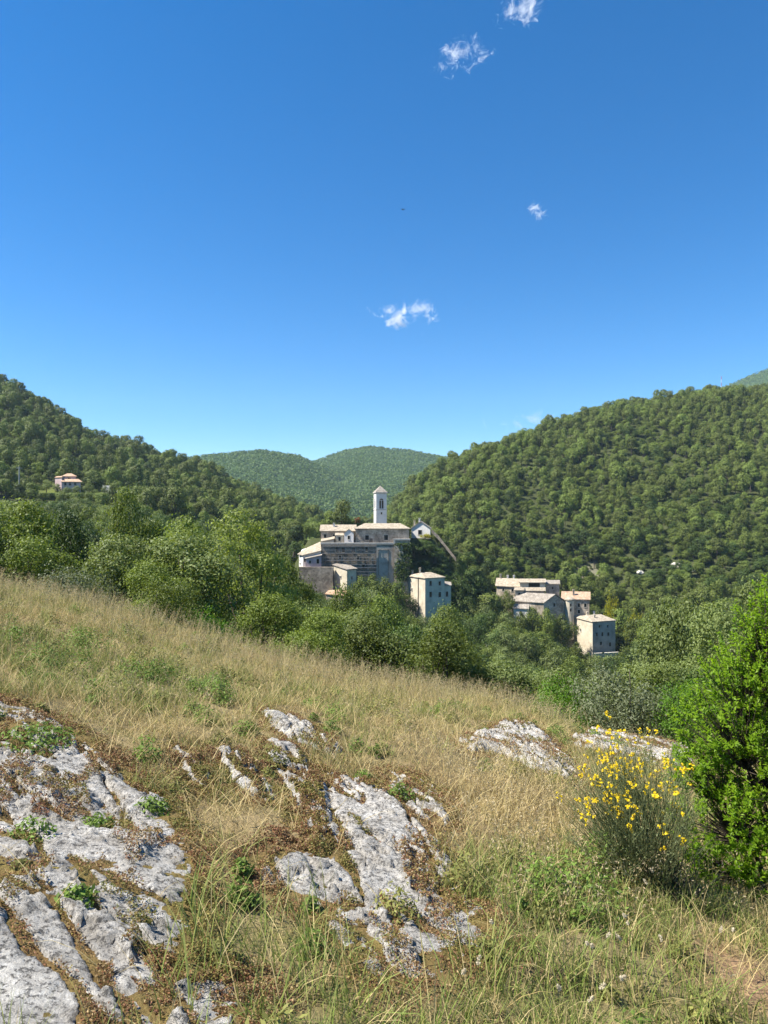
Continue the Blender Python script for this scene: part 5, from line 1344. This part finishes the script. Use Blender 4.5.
# side shoots
nS2 = 1700; k = br.integers(0,nR,nS2); t = br.uniform(.35,.95,nS2)[:,None]
s0 = st0[k]*(1-t)+ex[k]*t; e0 = s0+(ex[k]-st0[k])*.16+rdir(br,nS2)*.09*np.array([1,1,.6])+np.array([0,0,.05])
v2, f2 = rods(s0, e0, np.full(nS2,.0020), np.full(nS2,.0008), br.uniform(-.2,.3,nS2), br, 3)
M_BROOM = leaf_material('broom_stem', (0.14,0.17,0.07), (0.36,0.38,0.19), 0.25)
V = np.concatenate([v, v2]); F = np.concatenate([f, f2+len(v)])
link('stems', mesh_np('stems', V, F, M_BROOM, attrs={'var': br.random(len(V))*.2+.4}), broom)
nlv = 3200; k = br.integers(0,nS2,nlv); t = br.random(nlv)[:,None]; p = s0[k]*(1-t)+e0[k]*t+br.normal(size=(nlv,3))*.008
v, f = leaf_quads(p, rdir(br,nlv), .017, br, .38)
link('foliage', mesh_np('foliage', v, f, M_BROOM, attrs={'var': np.repeat(br.random(nlv),4)}), broom)
# flowers sit on the upper shoots: standard, wings and keel as small petals
nF = 125; zz = e0[:,2]; w = np.clip((zz-.42)*2.2, 0.01, 1)**1.7*np.clip(1.0-1.1*e0[:,0], .25, 1.6); k = br.choice(nS2, nF, p=w/w.sum())
fv = []; ffc = []; of = 0
for q in k:
    c0 = e0[q]; m = br.integers(2,6)
    for z_ in range(m):
        c1 = c0+br.normal(size=3)*np.array([.014,.014,.022]); n1 = rdir(br,5)
        pp = c1+n1*.008; v, f = leaf_quads(pp, rdir(br,5)*.6+np.array([-.4,-.5,.4]), br.uniform(.011,.017), br, .8); fv.append(v); ffc.append(f+of); of += len(v)
M_YEL = leaf_material('yellow_petal', (0.62,0.42,0.008), (0.80,0.62,0.02), 0.35)
bl_ = link('blossoms', mesh_np('blossoms', np.concatenate(fv), np.concatenate(ffc), M_YEL, attrs={'var': np.repeat(br.random(of//4),4)}), broom); bl_['kind'] = 'stuff'
# dry twigs round its foot
nd = 130; ph = br.random(nd)*6.283; e1 = np.stack([np.cos(ph)*.42*br.random(nd)+.02, np.sin(ph)*.35*br.random(nd)-.12, br.uniform(.1,.55,nd)],1)
v, f = rods(br.normal(size=(nd,3))*np.array([.12,.1,0]), e1, np.full(nd,.0035), np.full(nd,.001), br.uniform(-.4,.4,nd), br)
link('dry_twigs', mesh_np('dry_twigs', v, f, M_BARK), broom)

# ------------------------------------------------------------------ the bright green bush by the eye
gb = np.random.default_rng(23)
gx0, gy0 = ground_px(778, 893); gz0 = float(H(gx0, gy0))
bush = empty('green_bush', (gx0,gy0,gz0-.02), 'large bright green leafy bush beside the yellow flowered broom', 'shrub')
blobs = [(0,0,1.0,.62,.6,.55),(-.46,-.1,.62,.46,.42,.46),(-.30,.1,1.30,.46,.45,.42),(.1,.1,1.85,.50,.5,.42),(-.62,.0,.98,.30,.3,.28),(-.25,.15,1.75,.34,.34,.30),(.45,0,1.5,.5,.5,.5),(.85,.1,2.0,.5,.5,.45),(.95,0,1.3,.5,.5,.5),(.75,.15,2.5,.42,.4,.36),(.6,.1,.9,.55,.5,.6),(.25,.1,2.25,.40,.4,.34),(-.52,-.2,.30,.34,.32,.26),(.1,-.35,.5,.5,.4,.4),(-.05,.1,2.15,.26,.26,.26)]
bb = np.array(blobs); ns = 2700
k = gb.choice(len(bb), ns, p=(bb[:,3]**2)/(bb[:,3]**2).sum()); d = rdir(gb, ns); d[:,2] = np.where(d[:,2] < -.5, -d[:,2], d[:,2])
tip = bb[k,:3]+d*bb[k,3:6]*gb.uniform(.55,1.12,ns)[:,None]
ax = d*.6+np.array([-.08,-.1,.75])+rdir(gb,ns)*.35; ax /= np.linalg.norm(ax,axis=1,keepdims=True)
nl = 26; j = np.repeat(np.arange(ns), nl); m = len(j); tt = gb.random(m); L = gb.uniform(.10,.19,ns)
pos = tip[j]-ax[j]*(L[j]*tt)[:,None]
sd_ = np.cross(ax[j], rdir(gb,m)); sd_ /= np.linalg.norm(sd_,axis=1,keepdims=True)+1e-9
ld_ = sd_*.85+ax[j]*(.25+.7*(1-tt))[:,None]; ld_ /= np.linalg.norm(ld_,axis=1,keepdims=True)
ll = gb.uniform(.026,.048,m)*(.7+.5*tt); ww = ll*gb.uniform(.34,.46,m)
nb_ = np.cross(ld_, ax[j]+.5*rdir(gb,m)); nb_ /= np.linalg.norm(nb_,axis=1,keepdims=True)+1e-9
up2 = np.cross(nb_, ld_)
p0 = pos; p1 = pos+ld_*(ll*.45)[:,None]+nb_*(ww*.5)[:,None]+up2*(ww*.12)[:,None]; p2 = pos+ld_*ll[:,None]-up2*(ll*.10)[:,None]; p3 = pos+ld_*(ll*.45)[:,None]-nb_*(ww*.5)[:,None]+up2*(ww*.12)[:,None]
Q = np.stack([p0,p1,p2,p3],1).reshape(-1,3)
var = np.clip(gb.random(ns)[j]*.75-.05+gb.random(m)*.3+.25*(1-tt), 0, 1)
M_BUSH = leaf_material('bush_leaf', (0.075,0.165,0.009), (0.30,0.45,0.025), 0.5, rough=.45)
f0 = np.arange(4*m).reshape(m,4); F = np.concatenate([f0[:,[0,1,2]], f0[:,[0,2,3]]])
link('foliage', mesh_np('foliage', Q, F, M_BUSH, attrs={'var': np.repeat(var,4)}), bush)
mbv = MB()
for b in blobs:
    e1 = Vector(b[:3]); a = Vector((gb.normal()*.06, gb.normal()*.06, 0)); mid = a.lerp(e1,.5)+Vector(gb.normal(size=3))*.06
    mbv.tube([a, a.lerp(mid,.5)+Vector(gb.normal(size=3))*.02, mid, e1], [.022,.018,.013,.005], 6)
link('branches', mbv.mesh('branches', M_BARK, True), bush)
v, f = rods(np.array([bb[q,:3]*.75 for q in k]), tip, np.full(ns,.005), np.full(ns,.0016), gb.uniform(-.3,.3,ns), gb)
link('twigs', mesh_np('twigs', v, f, M_BARK), bush)

# ------------------------------------------------------------------ loose stones and the pale rocks of the other hillside
def stone(name, x, y, r, lab, cat, group=None, seed=0, flat=.6, mat=None, sink=.25):
    me = bpy.data.meshes.new(name); bm = bmesh.new(); bmesh.ops.create_icosphere(bm, subdivisions=4, radius=1)
    rg = np.random.default_rng(seed); o_ = rg.random(2)*50
    for vtx in bm.verts:
        p = vtx.co.normalized(); s = 1+.38*float(noise(np.array(p.x*1.4+o_[0]), np.array(p.y*1.4+p.z*1.1+o_[1]), seed))+.16*float(noise(np.array(p.x*4+o_[1]), np.array(p.y*4+p.z*3.1), seed+1))
        q = p*s; vtx.co = (round(q.x*5)/5*.45+q.x*.55, q.y, q.z*flat)
        vtx.co *= r
    for fc in bm.faces: fc.smooth = True
    bm.to_mesh(me); bm.free(); me.materials.append(mat or M_ROCK)
    o_ = link(name, me); o_.location = (x, y, float(H(x,y))+r*flat*(.5-sink)); o_.rotation_euler = (0,0,rg.random()*6.28)
    return tag(o_, lab, cat, group)
for q, (px, py, rp) in enumerate(((447,884,5),(456,893,6),(463,900,5),(470,906,6),(478,912,5),(452,902,4),(440,878,4))):
    x, y = ground_px(px, py); stone('stone', x, y, rp*y/FPX, 'loose whitish stone in the dry grass edging the mossy slab', 'stone', 'loose stones along the mossy slab', 200+q)
for q, (px, py, rp, lab) in enumerate(((47,776,9,'round dark lichen covered stone on the big pale slab'),(146,845,7,'pale flat stone lying on the big slab near its edge'),(103,783,8,'brownish stone bedded in moss on the big slab'))):
    x, y = ground_px(px, py); stone('stone', x, y, rp*y/FPX, lab, 'stone', None, 230+q, .8, M_STONE_D if q == 0 else None, -.1)
for q, (px, py, d_, rp, lab) in enumerate(((676,568,330,5,'pale bare rock face on the hillside above the path, biggest of its kind'),(694,572,325,3.6,'pale rock beside the larger bare rock face on the hillside'),(640,574,315,3,'pale rock on the path edge behind the yellow shrubs'))):
    x, y = ground_px(px, py, 250, 560); stone('hillside_rock', x, y, rp*y/FPX, lab, 'rock', None, 240+q, .7, M_COPING, 0)
# ------------------------------------------------------------------ bird, clouds, haze, light, camera
mb = MB(); b0 = P(403, 209.5, 90)
mb.tube([b0+Vector((0,-.22,0)), b0+Vector((0,-.14,.01)), b0+Vector((0,0,.015)), b0+Vector((0,.16,.01)), b0+Vector((0,.3,0))], [.01,.05,.065,.045,.012], 8)
for s in (-1, 1):
    w = [b0+Vector((s*.03,-.08,.02)), b0+Vector((s*.16,-.10,.06)), b0+Vector((s*.34,-.03,.02)), b0+Vector((s*.18,.05,.055)), b0+Vector((s*.03,.09,.02))]
    if s > 0: w = w[::-1]
    mb.prism([p-Vector((0,0,.012)) for p in w], w)
bird = mb.build('bird', plain('dark_feather', (0.02,0.02,0.022), 0.6))
tag(bird, 'small dark bird gliding high in the clear blue sky', 'bird')

def cloud_mat(i, aspect, dens, thr, freq):
    m, nt, n, l = new_mat('cloud_vapour')
    tc = N(n, 'ShaderNodeTexCoord'); mp = N(n, 'ShaderNodeMapping'); mp.inputs['Scale'].default_value = aspect; mp.inputs['Location'].default_value = (i*7.3, i*3.1, i*5.7)
    l.new(tc.outputs['Object'], mp.inputs[0])
    nz = N(n, 'ShaderNodeTexNoise', i_Scale=freq, i_Detail=8.0, i_Roughness=0.66); nz.inputs['Distortion'].default_value = 1.0; l.new(mp.outputs[0], nz.inputs['Vector'])
    ln = N(n, 'ShaderNodeVectorMath', operation='LENGTH'); l.new(tc.outputs['Object'], ln.inputs[0])
    fo_ = N(n, 'ShaderNodeMapRange', i_1=0.15, i_2=1.0, i_3=0.05, i_4=-0.20); l.new(ln.outputs['Value'], fo_.inputs[0])
    ad = N(n, 'ShaderNodeMath', operation='ADD'); l.new(nz.outputs['Fac'], ad.inputs[0]); l.new(fo_.outputs[0], ad.inputs[1])
    mr = N(n, 'ShaderNodeMapRange', i_1=thr, i_2=thr+0.12, i_3=0.0, i_4=dens); l.new(ad.outputs[0], mr.inputs[0])
    pv = N(n, 'ShaderNodeVolumePrincipled'); pv.inputs['Color'].default_value = (1,1,1,1); pv.inputs['Anisotropy'].default_value = 0.2
    l.new(mr.outputs[0], pv.inputs['Density'])
    o = N(n, 'ShaderNodeOutputMaterial'); l.new(pv.outputs[0], o.inputs['Volume'])
    return m
CL = [(523,9,66,34,-14,.022,.485,'ragged white cloud at the very top of the sky'),
      (462,55,76,36,-14,.022,.485,'torn white cloud just below the topmost one'),
      (537,210,34,20,34,.025,.50,'tiny wisp of cloud alone in the open blue'),
      (405,315,104,38,-6,.03,.50,'small flat white cloud above the bell tower'),
      (530,421,110,22,-4,.006,.48,'faint thin cloud veil just above the pine ridge')]
import bmesh
for i, (px, py, w, h, rot, dens, thr, lab) in enumerate(CL):
    d = 4200.0; me = bpy.data.meshes.new('cloud'); bm = bmesh.new(); bmesh.ops.create_icosphere(bm, subdivisions=3, radius=1); bm.to_mesh(me); bm.free()
    sx, sz = w*d/FPX/2*1.15, h*d/FPX/2*1.25
    me.materials.append(cloud_mat(i+1, (1.0, sz/sx*1.3, sz/sx), dens, thr+.022, 3.4))
    o = link('cloud', me); o.location = P(px, py, d); o.scale = (sx, sz*1.3, sz); o.rotation_euler = (0, math.radians(rot), 0)
    tag(o, lab, 'cloud')

hz = MB().box(-1500, 2200, -60, 2900, -120, 460)
m, nt, n, l = new_mat('air')
pv = N(n, 'ShaderNodeVolumePrincipled'); pv.inputs['Color'].default_value = (0.62,0.80,1.0,1); pv.inputs['Density'].default_value = HAZE; pv.inputs['Anisotropy'].default_value = 0.1
o = N(n, 'ShaderNodeOutputMaterial'); l.new(pv.outputs[0], o.inputs['Volume'])
if HAZE > 0: tag(hz.build('haze', m), kind='stuff')

world = bpy.data.worlds.new('World'); scene.world = world; world.use_nodes = True
nt = world.node_tree; nt.nodes.clear()
sky = nt.nodes.new('ShaderNodeTexSky'); sky.sky_type = 'NISHITA'; sky.sun_disc = False
sun_v = Vector((SUN_AZ[0], SUN_AZ[1], 0)).normalized()
sky.sun_elevation = math.radians(SUN_EL); sky.sun_rotation = math.atan2(sun_v.x, sun_v.y)
sky.altitude = 1500; sky.air_density = 1.0; sky.dust_density = SKY_DUST; sky.ozone_density = SKY_OZONE
bg = nt.nodes.new('ShaderNodeBackground'); bg.inputs[1].default_value = SKY_STR
ow = nt.nodes.new('ShaderNodeOutputWorld'); hs = nt.nodes.new('ShaderNodeHueSaturation'); hs.inputs['Saturation'].default_value = 1.36; nt.links.new(sky.outputs[0], hs.inputs['Color']); nt.links.new(hs.outputs[0], bg.inputs[0]); nt.links.new(bg.outputs[0], ow.inputs[0])
ld = bpy.data.lights.new('sun', 'SUN'); ld.energy = SUN_STR; ld.angle = math.radians(0.53); ld.color = (1.0, 0.95, 0.87)
lo = bpy.data.objects.new('sun', ld); COL.objects.link(lo)
dv = Vector((sun_v.x*math.cos(math.radians(SUN_EL)), sun_v.y*math.cos(math.radians(SUN_EL)), math.sin(math.radians(SUN_EL))))
lo.rotation_euler = dv.to_track_quat('Z', 'Y').to_euler(); lo.location = (-20, -10, 60)

cam = bpy.data.cameras.new('camera'); co = bpy.data.objects.new('camera', cam); COL.objects.link(co)
cam.sensor_fit = 'VERTICAL'; cam.sensor_height = 36.0; cam.lens = FPX*36.0/1024.0
cam.clip_start = 0.1; cam.clip_end = 20000; co.location = (0,0,0); co.rotation_euler = (math.pi/2, 0, 0)
scene.camera = co
vs = scene.view_settings; scene.display_settings.display_device = 'sRGB'
vs.view_transform = 'Standard'; vs.look = 'None'; vs.exposure = EXPOSURE; vs.gamma = 1.0; vs.use_curve_mapping = False
cy = scene.cycles
cy.max_bounces = 8; cy.diffuse_bounces = 3; cy.transmission_bounces = 4; cy.volume_bounces = 1; cy.transparent_max_bounces = 8
cy.use_denoising = True; cy.use_adaptive_sampling = True; cy.adaptive_threshold = 0.015; cy.sample_clamp_indirect = 6.0
cy.caustics_reflective = False; cy.caustics_refractive = False
